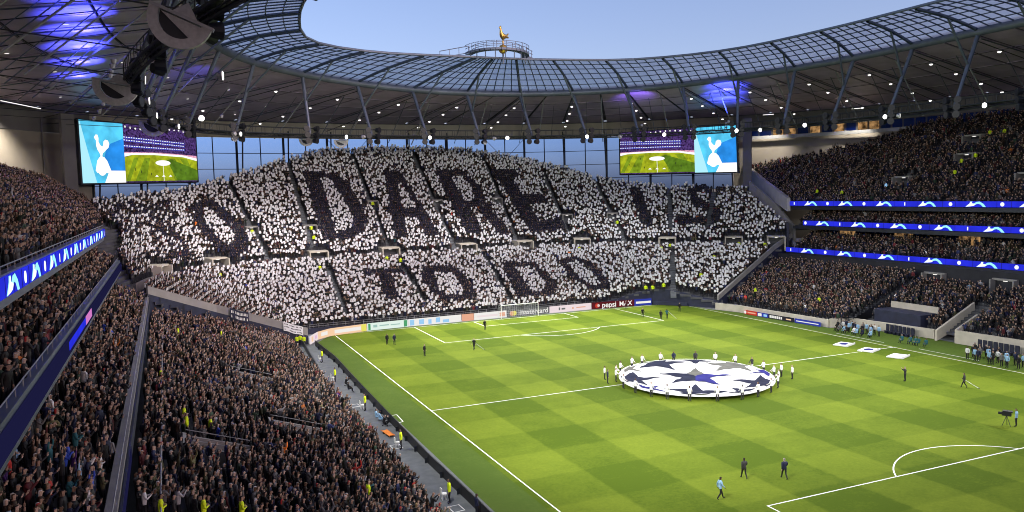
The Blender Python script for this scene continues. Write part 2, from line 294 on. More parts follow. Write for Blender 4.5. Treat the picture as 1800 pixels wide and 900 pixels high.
far = thing('grandstand', 'tall single tier stand behind the goal, its crowd holding up white and dark cards', 'grandstand', (0, 57, 0))
def under(o, root):                                # parent keeping world placement
    o.parent = root; o.matrix_parent_inverse = Matrix.Translation(-Vector(root.location)); return o
def steps_mesh(rows, seg_ok, zf, path):            # rows: list of (d0, d1, z); path(d) -> list of plan points
    b = MB(); zp = None
    for d0, d1, z in rows:
        A, B = path(d0), path(d1)
        for i in range(len(A)-1):
            c = (A[i]+A[i+1]+B[i]+B[i+1])/4
            if not seg_ok(c): continue
            b.add([(*A[i], z), (*A[i+1], z), (*B[i+1], z), (*B[i], z)], [(0, 1, 2, 3)])
            zz = zp if zp is not None else z-.5
            b.add([(*A[i], zz), (*A[i+1], zz), (*A[i+1], z), (*A[i], z)], [(0, 1, 2, 3)])
        zp = z
    return b
def spath(D):
    r = RA+D; out = []
    pl = Vector((XL-r*sin(TL_), YC+r*cos(TL_))); tl = Vector((-cos(TL_), -sin(TL_)))
    for t in np.linspace(24, 0, 13)[:-1]: out.append(pl+tl*t)
    for k in range(30): a = TL_*(1-k/30); out.append(Vector((XL-r*sin(a), YC+r*cos(a))))
    for k in range(20): out.append(Vector((XL+(XR-XL)*k/20, YC+r)))
    for k in range(20): a = TR_*k/20; out.append(Vector((XR+r*sin(a), YC+r*cos(a))))
    pr = Vector((XR+r*sin(TR_), YC+r*cos(TR_))); tr = Vector((cos(TR_), -sin(TR_)))
    for t in np.linspace(0, 46, 24): out.append(pr+tr*t)
    return out
rows = [(.8*i, .8*i+.8, Zof(.8*i+.4)) for i in range(-2, 22)]+[(17.6, 19.3, 9.6)]+[(19.3+.8*i, 20.1+.8*i, Zof(19.7+.8*i)) for i in range(44)]
SWIDE = [(-39, 45.9), (-52.5, 46.9), (-62, 39.5), (-67, 42)]+[(-78, 76)]+[(x*1.01, y+.6) for x, y in TOP]+[(66, 66), (64.5, 52), (57, 49), (37, 42.2), (36.0, 44.2), (32.1, 50.6), (29.2, 53.3), (25, 54.1), (17.5, 55.4), (-36, 55.3), (-39, 53)]
under(steps_mesh(rows, lambda c: inside(c, SWIDE), Zof, spath).build('terrace', M['step']), far)
# stepped stairs in the aisles, a shade lighter than the terracing
b = MB()
for a, c in AISLES:
    a, c = Vector(a), Vector(c); n = int((a-c).length/.42); d = (a-c).normalized(); nn = Vector((-d.y, d.x))*.55
    for k in range(n):
        p = c+(a-c)*k/n; q = c+(a-c)*(k+1)/n; zz = Zof(Dof(*((p+q)/2)))+.12
        b.add([(*(p+nn), zz), (*(p-nn), zz), (*(q-nn), zz), (*(q+nn), zz), (*(p+nn), zz-.35), (*(p-nn), zz-.35)], [(0, 1, 2, 3), (4, 5, 1, 0)])
under(b.build('stair', M['track'], kind='stuff'), far)
# wall in front of the upper block, behind the cross-aisle
pth = [p for p, n in row_path(19.15, 1.5) if inside(p, SOUTH)]; run = []
for p in pth+[None]:
    if p is not None and min((p-Vector(k)).length for k in PB) > 2.5: run.append(p); continue
    if len(run) > 1: under(MB().wall(run, 9.62, 11.0, .14).build('walkway_wall', M['concrete']), far)
    run = []
b = MB(); pth = [p for p, n in row_path(17.6, 1.5) if inside(p, SOUTH)]
for p, q in zip(pth, pth[1:]):
    for h in (.5, 1.0): b.tube((*p, 9.6+h), (*q, 9.6+h), .03, 4)
    b.tube((*p, 9.6), (*p, 10.6), .03, 4)
under(b.build('handrail', M['steel_pale'], kind='stuff'), far)
# front wall and rail
b = MB(); pth = [p for p, n in row_path(-1.95, 1.5) if 43 < p.y and -39.5 < p.x < 17.5]; cor = [Vector(v) for v in ((17.5, 55.5), (21.5, 54.9), (25, 54.2), (29.25, 53.4), (32.1, 50.7), (36.2, 44.2), (36.9, 42.9))]
for p, q in zip(pth, pth[1:]): b.wall([p, q], 0, .95, .15)
b.wall(cor, 0, [.95]+[Zof(Dof(*v))+.25 for v in cor[1:]], .15); pth = pth[:-1]
under(b.build('front_wall', M['navy']), far)
b = MB()
for p, q in zip(pth, pth[1:]):
    for h in (1.25, 1.6): b.tube((*p, h), (*q, h), .025, 4)
    b.tube((*p, .9), (*p, 1.6), .03, 4)
under(b.build('front_rail', M['steel_pale'], kind='stuff'), far)
# sloping side walls of the lower block: pale band above a dark recess
SE = [(-39.3, 46.2), (-52.5, 46.9), (-61.6, 40)]; SW = [(36.9, 42.2), (57, 49.1), (63.2, 51)]
def side_wall(line, tops, name, hb, flip):
    n = len(line); pts = []; zz = []
    for i in range(n-1):
        for k in range(6): t = k/6; pts.append(Vector(line[i])*(1-t)+Vector(line[i+1])*t); zz.append(tops[i]*(1-t)+tops[i+1]*t)
    pts.append(Vector(line[-1])); zz.append(tops[-1])
    b = MB(); b.wall(pts, [z-hb for z in zz], zz, flip*.35); under(b.build(name, M['concrete']), far)
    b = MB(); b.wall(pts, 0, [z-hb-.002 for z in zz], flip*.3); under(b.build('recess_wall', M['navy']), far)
    b = MB()
    for p, z in list(zip(pts, zz))[1::2]: b.tube((p.x, p.y-.25, 0), (p.x, p.y-.25, z-hb), .05, 4)
    under(b.build('post', M['steel_dark'], kind='stuff'), far)
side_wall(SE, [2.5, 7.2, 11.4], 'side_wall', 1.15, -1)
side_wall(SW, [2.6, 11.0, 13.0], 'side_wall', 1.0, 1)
b = MB(); E = [(63.9, 51.3), (64.1, 57), (64.7, 66.5)]; b.wall(E, [11, 16, 21], [14.3, 18.9, 24.2], -.5); under(b.build('end_wall', M['concrete']), far)

def portal(root, x, y, z, nrm, w, d, h, wallm='pale'):   # opening faces nrm (downhill)
    ang = math.atan2(nrm.y, nrm.x)-pi/2; T = Matrix.Rotation(ang, 3, 'Z'); o = Vector((x, y, z))
    pr = link(MB().box((0, -d/2, h-.15), (w+.5, d, .3)).box((-w/2-.12, -d/2+.35, h/2-.16), (.24, d+.7, h)).box((w/2+.12, -d/2+.35, h/2-.16), (.24, d+.7, h)).mesh('portal', M[wallm]), 'portal')
    pr.location = o-Vector(root.location); pr.rotation_euler = (0, 0, ang); pr.parent = root
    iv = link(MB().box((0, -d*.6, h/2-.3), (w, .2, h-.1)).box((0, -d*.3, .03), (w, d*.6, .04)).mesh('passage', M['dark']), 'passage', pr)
    lp = link(MB().box((0, -.25, h-.36), (.55, .3, .1)).mesh('passage_lamp', M['strip']), 'passage_lamp', pr)
    return pr
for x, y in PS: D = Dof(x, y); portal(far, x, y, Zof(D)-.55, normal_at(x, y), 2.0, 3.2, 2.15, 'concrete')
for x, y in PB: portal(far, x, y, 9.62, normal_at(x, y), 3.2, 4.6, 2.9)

# ------------------------------------------------------------ side stands
near = thing('grandstand', 'dark multi tier stand on the left with a packed crowd and lit parapets', 'grandstand', (-60, 0, 0))
west = thing('grandstand', 'dark multi tier stand on the right with three blue ribbon boards', 'grandstand', (60, 0, 0))
TIERS = []                                          # (root, sign, x0, x1, z0, slope, y range function, rise)
def tier(root, sg, x0, x1, z0, slope, y0, y1f, floor_m='step'):
    b = MB(); n = int(abs(x1-x0)/.8)
    for i in range(n):
        xa, xb = x0+sg*.8*i, x0+sg*.8*(i+1); z = z0+slope*.8*i; ya, yb = y0, y1f((xa+xb)/2)
        if yb <= ya: continue
        b.quad((xa, ya, z), (xa, yb, z), (xb, yb, z), (xb, ya, z)); b.quad((xa, ya, z-slope*.8), (xa, yb, z-slope*.8), (xa, yb, z), (xa, ya, z))
        b.quad((xa, yb, z), (xb, yb, z), (xb, yb, z0-1), (xa, yb, z0-1))
    under(b.build('terrace', M[floor_m]), root); TIERS.append((root, sg, x0, n, z0, slope, y0, y1f))
def seY(x): return 46.0 if x > -52.5 else 46.0-(x+52.5)/(-9.1)*7
EU_END = [(-65.9, 33), (-67.9, 53), (-70.3, 78), (-73, 90), (-80, 92)]
def euY(x):
    for (xa, ya), (xb, yb) in zip(EU_END, EU_END[1:]):
        if xb <= x <= xa: return ya+(yb-ya)*(xa-x)/(xa-xb)
    return 90
tier(near, -1, -42.8, -61.2, .7, .335, -75, seY)
tier(near, -1, -62.1, -73, 9.0, .48, -75, lambda x: 39.6)
tier(near, -1, -65.4, -74, 14.3, .48, -75, lambda x: 39.6)
tier(near, -1, -66.6, -79.6, 19.0, .64, -75, euY)
WU = [(62, 50.5), (77, 83), (84, 53), (91, 38)]
def wuY(x): return 50.5+(x-62)*(83-50.5)/15 if x < 77 else (83-(x-77)*30/7 if x < 84 else 53-(x-84)*15/7)
def wlX(y): return 39.5 if y > 15 else 45
tier(west, 1, 45.1, 56.5, 1.1, .45, -60, lambda x: 14.5)
tier(west, 1, 39.5, 56.5, .7, .38, 14.5, lambda x: min(48.0, 42.4+(x-37)*.34))
tier(west, 1, 60.6, 68, 9.2, .5, -60, lambda x: 49)
tier(west, 1, 62.6, 70, 14.6, .5, -60, lambda x: 49.5)
tier(west, 1, 62.8, 91, 18.6, .6, -60, wuY)
# parapets and decks
def para(root, x, t, z0, z1, y0, y1, m, nm='parapet'): return under(MB().box((x, (y0+y1)/2, (z0+z1)/2), (t, y1-y0, z1-z0)).build(nm, M[m]), root)
para(near, -61.75, .5, 8.3, 9.85, -75, 39.8, 'concrete'); para(near, -65.05, .5, 13.4, 15.1, -75, 39.8, 'steel'); para(near, -66.35, .5, 18.2, 19.75, -75, 33, 'steel')
b = MB()
for x, z in ((-61.6, 10.25), (-65.0, 15.45), (-66.2, 20.1)):
    y1 = 39.8 if x > -66 else 33
    b.tube((x, -75, z), (x, y1, z), .035, 5)
    for y in np.arange(-74, y1, 2.0): b.tube((x, y, z-.42), (x, y, z), .025, 4)
b.tube((-59.9, -75, 7.85), (-59.9, 43, 7.85), .05, 5)
for y in np.arange(-74, 42, 2.0): b.tube((-59.9, y, 6.5), (-59.9, y, 7.85), .03, 4)
under(b.build('handrail', M['steel_pale'], kind='stuff'), near)
under(MB().box((-61.9, -17, 7.6), (.3, 114, 1.3)).build('back_wall', M['dark']), near)
para(west, 60.1, .4, 8.7, 9.2, -60, 49, 'steel_dark'); para(west, 62.1, .4, 14.0, 14.7, -60, 49.5, 'steel_dark'); para(west, 62.3, .4, 18.0, 18.7, -60, 50, 'steel_dark')
for z, x in ((7.6, 57.6), (14.1, 69), (18.2, 71)): under(MB().box((x, -5.5, z-.6), (.3, 109, 4.2)).build('back_wall', M['dark']), west)
# glass fronted lounges between the tiers on the right, lit warm
b = MB()
for k in range(20): y = -40+4.4*k; b.box((66.4, y, 13.0), (.1, 3.9, 1.7), m=0 if k % 3 else 1)
under(b.build('lounge_window', [M['glass'], M['warm']]), west)
b = MB(); b.wall([(62.2, 50.6), (69.5, 66.5), (77, 83)], [17.6, 21.5, 26.2], [20.4, 24.6, 29.4], .7); under(b.build('end_wall', M['pale_grey']), west)
b = MB(); b.wall([(61, 49.8), (67, 58)], [8, 9], [15.2, 15.4], .4); under(b.build('recess_wall', M['navy']), west)
b = MB(); b.wall([(66, 58), (76, 82)], [9, 9], [17, 26], .3); under(b.build('recess_wall', M['navy']), west)
# pitch side walls of the right stand
WF = [(37.3, 36.7), (38.8, 16.5), (42.5, 14.6), (44.3, 1.5)]
under(MB().wall([(35.9, 41.6)]+WF[:2], 0, 1.25, -.35).build('front_wall', M['pale']), west)
under(MB().wall(WF[1:], 0, 1.4, -.35).build('front_wall', M['pale']), west)
under(MB().wall([(43.0, .6), (51.5, 1.0)], [0, 2.4], [1.5, 4.9], -.35).build('tunnel_wall', M['pale']), west)
under(MB().wall([(43.8, -2.2), (44.4, -16.5)], 0, 1.9, -.3).wall([(43.9, -1.9), (49, -1.4)], [0, 1.6], [1.9, 3.6], -.3).build('front_wall', M['pale']), west)
under(MB().box((46.2, 8.4, 1.75), (3.6, 8.5, 2.6)).build('tunnel_roof', M['navy']), west)
under(MB().wall([(48.2, 4.2), (48.2, 12.8)], 2.6, 4.0, -.2).build('tunnel_wall', M['pale']), west)
under(MB().wall([(-42.55, -60), (-42.3, 12), (-40.2, 45.6)], 0, .85, .12).build('front_wall', M['steel_dark']), near)
# stairs boxes (vomitories) in the side stands
EPORT = [(-72.5, 4), (-69.6, 14), (-47.5, -13.0), (-49.3, 6.5), (-54.2, -22.5), (-67.6, -6)]
def ez(x, tier_i): r, sg, x0, n, z0, sl, y0, f = TIERS[tier_i]; return z0+sl*abs(x-x0)
EP = []
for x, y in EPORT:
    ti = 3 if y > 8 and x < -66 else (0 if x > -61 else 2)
    T_ = TIERS[ti]; sl, L_ = T_[5], 4.2               # raised pale walls along the rake round a plate painted dark as pit shade
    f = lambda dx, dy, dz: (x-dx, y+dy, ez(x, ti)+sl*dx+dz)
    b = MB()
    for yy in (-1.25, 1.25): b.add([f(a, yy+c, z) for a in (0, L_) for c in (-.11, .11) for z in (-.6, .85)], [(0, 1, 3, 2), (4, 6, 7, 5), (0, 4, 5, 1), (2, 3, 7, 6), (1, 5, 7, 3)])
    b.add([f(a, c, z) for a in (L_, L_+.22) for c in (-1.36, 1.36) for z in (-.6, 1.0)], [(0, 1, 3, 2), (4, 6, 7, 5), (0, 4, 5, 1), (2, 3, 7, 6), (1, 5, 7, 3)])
    v_ = under(b.build('stair_wall', M['concrete']), near); b = MB(); b.quad(f(-.1, -1.13, .12), f(L_, -1.13, .34), f(L_, 1.13, .34), f(-.1, 1.13, .12)); under(b.build('pit_shade_plate', M['dark']), near)
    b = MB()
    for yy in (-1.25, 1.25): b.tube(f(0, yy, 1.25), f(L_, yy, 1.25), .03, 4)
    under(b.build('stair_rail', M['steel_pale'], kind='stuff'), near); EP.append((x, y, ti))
WP = [(69.5, 29, 8), (76, 21, 8), (82, 24, 8), (69.5, 5, 8), (79, 8, 8), (54, 22, 4), (57, 12, 4), (57, 0, 4), (51, 30, 4)]
for x, y, ti in WP: portal(west, x, y, ez(x, ti)-.6, Vector((-1, 0)), 3.4, 3.0, 2.3, 'concrete')

# ------------------------------------------------------------ roof
CT = [  # inner edge x, y | ring beam x, y, z | catwalk x, y | outer edge x, y
 (-54,-40,46, -41,-38, -52,-42, -100,-45), (-55,-10,46, -41.5,-8, -60.5,-6, -102,-10), (-55,17,46.2, -41.5,12, -60.5,20, -101,25), (-53,40,46, -41,30, -58.5,42, -97,58),
 (-46,57,45.6, -36.5,48.5, -50,58, -84,90), (-33,67,44.6, -24.5,56, -32,64.5, -60,112), (-15,71,43.4, -7,56.2, -14,66, -25,119), (3,71,43, -1,56.2, 3,65.5, 8,119),
 (20,68,43.3, 9,55, 19,61, 40,112), (35,60,43.8, 24,50.5, 33,54, 68,92), (46,45,44.4, 35,37, 43,42, 88,68), (53,25,45, 38.5,18, 48,25, 98,40), (54,-5,45.3, 39,-5, 49,-5, 101,0),
 (54,-38,45.3, 39,-35, 47,-36, 100,-45), (42,-62,44.5, 32,-50, 36,-54, 75,-92), (0,-72,43.5, 0,-57, 0,-66, 0,-117), (-42,-60,44.5, -33,-50, -38,-55, -78,-90)]
NS = 76
rg = cr(CT, NS)
BE = [Vector(r[0:3]) for r in rg]; IN = [Vector((r[3], r[4], 47.5)) for r in rg]; KW = [Vector((r[5], r[6], 34.0)) for r in rg]; OU = [Vector((r[7], r[8], 41)) for r in rg]
roof = thing('stadium_roof', 'ring shaped roof with dark metal soffit and glazed lattice round its open edge', 'roof', (0, 0, 40))
def rp(b_, name, m, **kw): return under(b_.build(name, M[m] if isinstance(m, str) else m, **kw), roof)
def ringpts(k, t):                                 # soffit point at station k (float), t from beam 0 to outer edge 1
    i = int(math.floor(k)) % NS; j = (i+1) % NS; f = k-math.floor(k)
    a = BE[i].lerp(BE[j], f)+Vector((0, 0, -.55)); o = OU[i].lerp(OU[j], f)
    p = a.lerp(o, t); p.z += -1.1*sin(pi*t)*0; return p
behind = lambda p: (p-CAM).dot(F_) < 5
# soffit panels: one object each where the photograph can show them
b_rest = MB()
TT = [0.0, .22, .44, .68, .99]
for k in range(NS):
    for r in range(4):
        g = .035; q = [ringpts(k+g, TT[r]+.004), ringpts(k+1-g, TT[r]+.004), ringpts(k+1-g, TT[r+1]-.004), ringpts(k+g, TT[r+1]-.004)]
        up = Vector((0, 0, .12)); bb = b_rest if behind(sum(q, Vector())/4) else MB()
        bb.add(q+[p+up for p in q], [(0, 1, 2, 3), (7, 6, 5, 4), (0, 4, 5, 1), (1, 5, 6, 2), (2, 6, 7, 3), (3, 7, 4, 0)])
        if bb is not b_rest: rp(bb, 'soffit_panel', 'soffit')
rp(b_rest, 'soffit_panel', 'soffit', kind='stuff')
b = MB()                                           # roof deck above the panels, closes the gaps against the sky
for k in range(NS):
    up = Vector((0, 0, .5)); b.add([ringpts(k, 0)+up*3, ringpts(k+1, 0)+up*3, ringpts(k+1, 1.01)+up, ringpts(k, 1.01)+up], [(0, 1, 2, 3)])
rp(b, 'roof_deck', 'steel_dark')
b = MB(); b2 = MB(); b3 = MB()
for k in range(NS):
    dn = Vector((0, 0, -.16))
    for r in range(1, 4): b2.tube(ringpts(k, TT[r])+dn, ringpts(k+1, TT[r])+dn, .05, 4)
    if k % 2 == 0: b.tube(ringpts(k, .02)+dn*2, ringpts(k, .99)+dn*2, .1, 5)
    else:                                          # bright inclined hangers between soffit and catwalk cable
        b3.tube(ringpts(k, .1), ringpts(k, .34)-Vector((0, 0, 8.2)), .12, 5); b.tube(ringpts(k+.5, .3), ringpts(k+.5, .5)-Vector((0, 0, 6.5)), .06, 4); b.tube(ringpts(k-.5, .2), ringpts(k-.5, .42)-Vector((0, 0, 7.5)), .08, 4)
rp(b, 'soffit_rib', 'steel', kind='stuff'); rp(b3, 'hanger', 'steel_pale', kind='stuff'); rp(b2, 'soffit_cable', 'steel_dark', kind='stuff')
b = MB()
for k in range(NS):
    b.tube(BE[k], BE[(k+1) % NS], .62, 10, caps=False)
rp(b, 'ring_beam', 'steel', smooth=True)
b = MB()
for k in range(NS): b.tube(IN[k], IN[(k+1) % NS], .22, 6, caps=False)
rp(b, 'inner_rim', 'steel')
# lattice of glazing bars with panes between
SUB, RW = 3, 6
def lat(kk, r):
    i = int(kk//SUB) % NS; j = (i+1) % NS; f = (kk % SUB)/SUB
    a = BE[i].lerp(BE[j], f)+Vector((0, 0, .5)); c = IN[i].lerp(IN[j], f); p = a.lerp(c, r/RW); p.z += .35*sin(pi*r/RW); return p
b = MB(); b2 = MB()
for kk in range(NS*SUB):
    main = kk % (2*SUB) == 0
    for r in range(RW):
        (b2 if main else b).tube(lat(kk, r)-Vector((0, 0, .25 if main else .06)), lat(kk, r+1)-Vector((0, 0, .25 if main else .06)), .27 if main else .1, 5, caps=False)
        if r: b.tube(lat(kk, r)-Vector((0, 0, .06)), lat((kk+1) % (NS*SUB), r)-Vector((0, 0, .06)), .09, 4, caps=False)
rp(b, 'glazing_bar', 'lattice', kind='stuff'); rp(b2, 'roof_rib', 'lattice', kind='stuff')
cells = []
for kk in range(NS*SUB):
    for r in range(RW):
        q = [lat(kk, r), lat(kk+1, r), lat(kk+1, r+1), lat(kk, r+1)]; c = sum(q, Vector())/4
        v = c-CAM; dz = v.dot(F_); sx = v.dot(RR)/dz if dz > 0 else 9; sy = v.dot(UU)/dz if dz > 0 else 9
        vis = dz > 5 and abs(sx) < .66 and abs(sy) < .34
        cells.append((0 if vis else 1, v.length, [c+(p-c)*.985 for p in q]))
cells.sort(key=lambda s: s[:2]); b = MB()
for i, (h, dd, q) in enumerate(cells):
    bb = MB() if i < 300 else b; up = Vector((0, 0, .06))
    bb.add(q+[p+up for p in q], [(0, 1, 2, 3), (7, 6, 5, 4), (0, 4, 5, 1), (1, 5, 6, 2), (2, 6, 7, 3), (3, 7, 4, 0)])
    if i < 300: rp(bb, 'pane', 'pane')
rp(b, 'pane', 'pane', kind='stuff')
# flying columns, branches, radial cables and the catwalk ring
b = MB(); b2 = MB(); b3 = MB(); b4 = MB()
CABLE = []
for k in range(0, NS, 2):
    foot = KW[k]; head = BE[k]-Vector((0, 0, .5)); mid = head.lerp(foot, .42)
    cm = MB().tube(head, foot, .33, 8, r2=.24); cm.tube(lat(k*SUB, 3)-Vector((0, 0, .4)), mid, .18, 6)
    if not behind(foot): rp(cm, 'flying_column', 'steel', smooth=False)
    else: b.v += [] ; rp(cm, 'flying_column', 'steel')
    o = ringpts(k, .97)-Vector((0, 0, 2.2)); a = BE[k]-Vector((0, 0, 1.4)); b2.tube(a, o, .07, 5); CABLE.append((k, a, o))
    b2.tube(foot, ringpts(k, .97)-Vector((0, 0, 3)), .05, 5)
for k in range(NS):
    p, q = KW[k], KW[(k+1) % NS]; d = (q-p); n = Vector((-d.y, d.x, 0)).normalized()
    for off, dz, rr in ((-.55, 0, .11), (.55, 0, .11), (-.55, 1.1, .05), (.55, 1.1, .05), (0, -.5, .13), (.25, -.25, .07)): b4.tube(p+n*off+Vector((0, 0, dz)), q+n*off+Vector((0, 0, dz)), rr, 5, caps=False)
    b4.add([p+n*.5, q+n*.5, q-n*.5, p-n*.5], [(0, 1, 2, 3)])
    for t in (0, .25, .5, .75):
        m_ = p.lerp(q, t); b4.tube(m_+n*.55, m_+n*.55+Vector((0, 0, 1.1)), .04, 4); b4.tube(m_-n*.55, m_-n*.55+Vector((0, 0, 1.1)), .04, 4)
        b4.tube(m_+n*.55, p.lerp(q, t+.25)-Vector((0, 0, .5)), .04, 4)
rp(b2, 'radial_cable', 'steel_dark', kind='stuff'); rp(b4, 'catwalk', 'steel_dark')
# cantilevered outer edge
b = MB()
for k in range(NS): b.tube(OU[k]+Vector((0, 0, -.1)), OU[(k+1) % NS]+Vector((0, 0, -.1)), .35, 6, caps=False)
rp(b, 'outer_rim', 'steel_dark')

# walls behind the stands, glass behind the far stand
ang = [(k, OU[k]) for k in range(NS)]
iL = min(range(NS), key=lambda k: (OU[k].x+70)**2+(OU[k].y-106)**2); iR = min(range(NS), key=lambda k: (OU[k].x-74)**2+(OU[k].y-86)**2)
south_idx = list(range(iL, iR+1)); east_idx = [k for k in range(NS) if OU[k].x < -40 and -80 < OU[k].y and k <= iL]; west_idx = [k for k in range(iR, NS) if OU[k].x > 40 and OU[k].y > -80]
ew = thing('back_wall', 'plain beige cladding wall rising behind the top of the left stand', 'wall', (-95, 30, 0))
def shrink(k, s=.985): return (OU[k].x*s, OU[k].y*s)
pe = [shrink(k) for k in range(0, iL+1)]
under(MB().wall(pe, 10, 36.4, .4).build('cladding', M['wall']), ew); under(MB().wall([(x*.998, y*.998) for x, y in pe], 36.42, 40.7, .4).build('upper_cladding', M['wall_dark']), ew)
b = MB()
for k in range(0, iL+1): b.box((OU[k].x*.981, OU[k].y*.981, 25), (.18, .18, 29))
under(b.build('pilaster', M['wall_dark'], kind='stuff'), ew)
wwl = thing('back_wall', 'grey cladding wall with a strip of lit windows behind the right stand', 'wall', (95, 30, 0))
pw = [shrink(k) for k in range(iR, min(NS, iR+24))]
under(MB().wall(pw, 10, 35.2, .4).build('cladding', M['wall']), wwl); under(MB().wall([(x*.998, y*.998) for x, y in pw], 37.4, 40.8, .4).build('upper_cladding', M['wall_dark']), wwl)
under(MB().wall([(x*.98, y*.98) for x, y in pw], 34.6, 35.4, .5).build('ledge', M['steel_pale']), wwl)
under(MB().wall([(x*1.02, y*1.02) for x, y in pw], 34.6, 38, .3).build('lounge_back', M['wall_dark']), wwl)
for i in range(len(pw)-1):
    p, q = Vector(pw[i]), Vector(pw[i+1]); d = (q-p)
    for t in range(3):
        a, c = p+d*(t/3+.03), p+d*((t+1)/3-.03); lit = (i in (1, 2, 3) or i == 12)
        w_ = under(MB().wall([a, c], 35.45, 37.35, .08).build('window', M['warm'] if lit and (i+t) % 3 else M['glass']), wwl)
gw = thing('glazed_wall', 'tall steel framed glass wall behind the top of the far stand showing evening sky', 'glass wall', (0, 115, 0))
ps = [shrink(k) for k in south_idx]
def lowz(x): return 10
GTOP = 37.1
under(MB().wall(ps, GTOP, 40.75, .5).build('fascia', M['wall']), gw)
b = MB(); bt = MB(); bx = MB()
for i in range(len(ps)-1):
    p, q = Vector(ps[i]), Vector(ps[i+1])
    for t in range(2):
        a, c = p.lerp(q, t/2), p.lerp(q, t/2+.5)
        lo = 19.0
        for zz in range(5):
            z0, z1 = lo+zz*3.62, lo+(zz+1)*3.62
            if zz >= 1: under(MB().add([(*a.lerp(c, .02), z0+.06), (*a.lerp(c, .98), z0+.06), (*a.lerp(c, .98), z1-.06), (*a.lerp(c, .02), z1-.06)], [(0, 1, 2, 3)]).build('pane', M['glass']), gw)
            bt.tube((*a, z0), (*c, z0), .1, 4)
        lean = Vector((-.9 if t else .7, 0, 0))*0
        b.tube((a.x, a.y, 12), (a.x, a.y, GTOP+.1), .3 if t == 0 else .13, 6)
    if i % 4 == 1: bx.tube((*p, 26.3), (*q, 37), .07, 4); bx.tube((*q, 26.3), (*p, 37), .07, 4)
under(b.build('mullion', M['steel_dark'], kind='stuff'), gw); under(bt.build('transom', M['steel_dark'], kind='stuff'), gw); under(bx.build('brace', M['steel_dark'], kind='stuff'), gw)
b = MB()                                           # leaning columns inside the glass
for i in range(0, len(ps), 1):
    p = Vector(ps[i])*.985; q = Vector(ps[(i+1) % len(ps)])*.985; b.tube((p.x, p.y, 22), (p.x*.975-.5, p.y*.985, 38.5), .17, 6)
under(b.build('leaning_column', M['steel_dark'], kind='stuff'), gw)

# ------------------------------------------------------------ lamps and loudspeakers under the roof
def spot(name, parent, loc, target, W_, ang, blend=.6, col=(1, .98, .95), size=.6):
    l = bpy.data.lights.new(name, 'SPOT'); l.energy = W_; l.spot_size = R(ang); l.spot_blend = blend; l.color = col; l.shadow_soft_size = size
    o = bpy.data.objects.new(name, l); COL.objects.link(o); o.location = loc; o.parent = parent
    d = Vector(target)-Vector(parent.location)-Vector(loc); o.rotation_euler = d.to_track_quat('-Z', 'Y').to_euler(); return o
def side_of(p): return 'left' if p.x < -44 else ('right' if p.x > 38 else 'far')
_tens = ['first', 'second', 'third', 'fourth', 'fifth', 'sixth', 'seventh', 'eighth', 'ninth', 'tenth', 'eleventh', 'twelfth', 'thirteenth', 'fourteenth', 'fifteenth', 'sixteenth', 'seventeenth', 'eighteenth', 'nineteenth', 'twentieth']
def ordn(i): return _tens[i] if i < 20 else ['twenty ', 'thirty ', 'forty '][(i+1)//10-2]+_tens[(i+1) % 10-1] if (i+1) % 10 else ['', '', '', 'thirtieth', 'fortieth'][(i+1)//10]
COLN = {k: i for i, k in enumerate([k for k in range(0, NS, 2) if not behind(KW[k])])}
# big round floodlights on the catwalk ring, each aimed at the pitch
FLOOD_W = 17200
hb = MB(); lb = MB(); bb = MB()
n = 12
hb.tube((0, .28, 0), (0, -.1, 0), .2, n, r2=.36); hb.tube((0, -.1, 0), (0, -.2, 0), .4, n)
lb.tube((0, -.2, 0), (0, -.215, 0), .35, n); bb.box((0, .05, .36), (.5, .06, .06)).box((.25, .05, .2), (.05, .06, .34)).box((-.25, .05, .2), (.05, .06, .34))
hm, lm, bm_ = hb.mesh('housing', M['housing']), lb.mesh('lens', M['lamp']), bb.mesh('bracket', M['steel_dark'])
k_f = [k for k in range(0, NS, 3)]
for i, k in enumerate(k_f):
    p = KW[k].copy(); p.z -= .35; inw = -Vector((p.x, p.y, 0)).normalized(); p += inw*.9
    tgt = Vector((max(-27, min(27, p.x*-.15)), max(-38, min(42, p.y*.45)), 0)) if i % 2 else Vector((max(-24, min(24, p.x*.5)), max(-40, min(44, p.y*.8)), 0))
    if p.y < -48: tgt = Vector((-28+8*(i % 5), 40+6*(i % 2), 3))     # the lamps at the camera end also reach the far goal and its crowd
    sd_ = side_of(p)
    t = thing('floodlight', 'round white floodlight under the dark catwalk, %s along the ring from the top left' % ordn(i), 'floodlight', p, math.atan2((tgt-p).y, (tgt-p).x)+pi/2, 'floodlights on the %s catwalk' % sd_)
    for me, nm in ((hm, 'housing'), (lm, 'lens'), (bm_, 'bracket')): link(me, nm, t)
    o = spot('flood_lamp', t, (0, -.75, -.1), tgt, FLOOD_W*(.7 if p.y < -48 else 1), 80, .75, (1, .985, .93)); o.rotation_euler = (Matrix.Rotation(-t.rotation_euler.z, 3, 'Z')@((tgt-p).normalized())).to_track_quat('-Z', 'Y').to_euler()
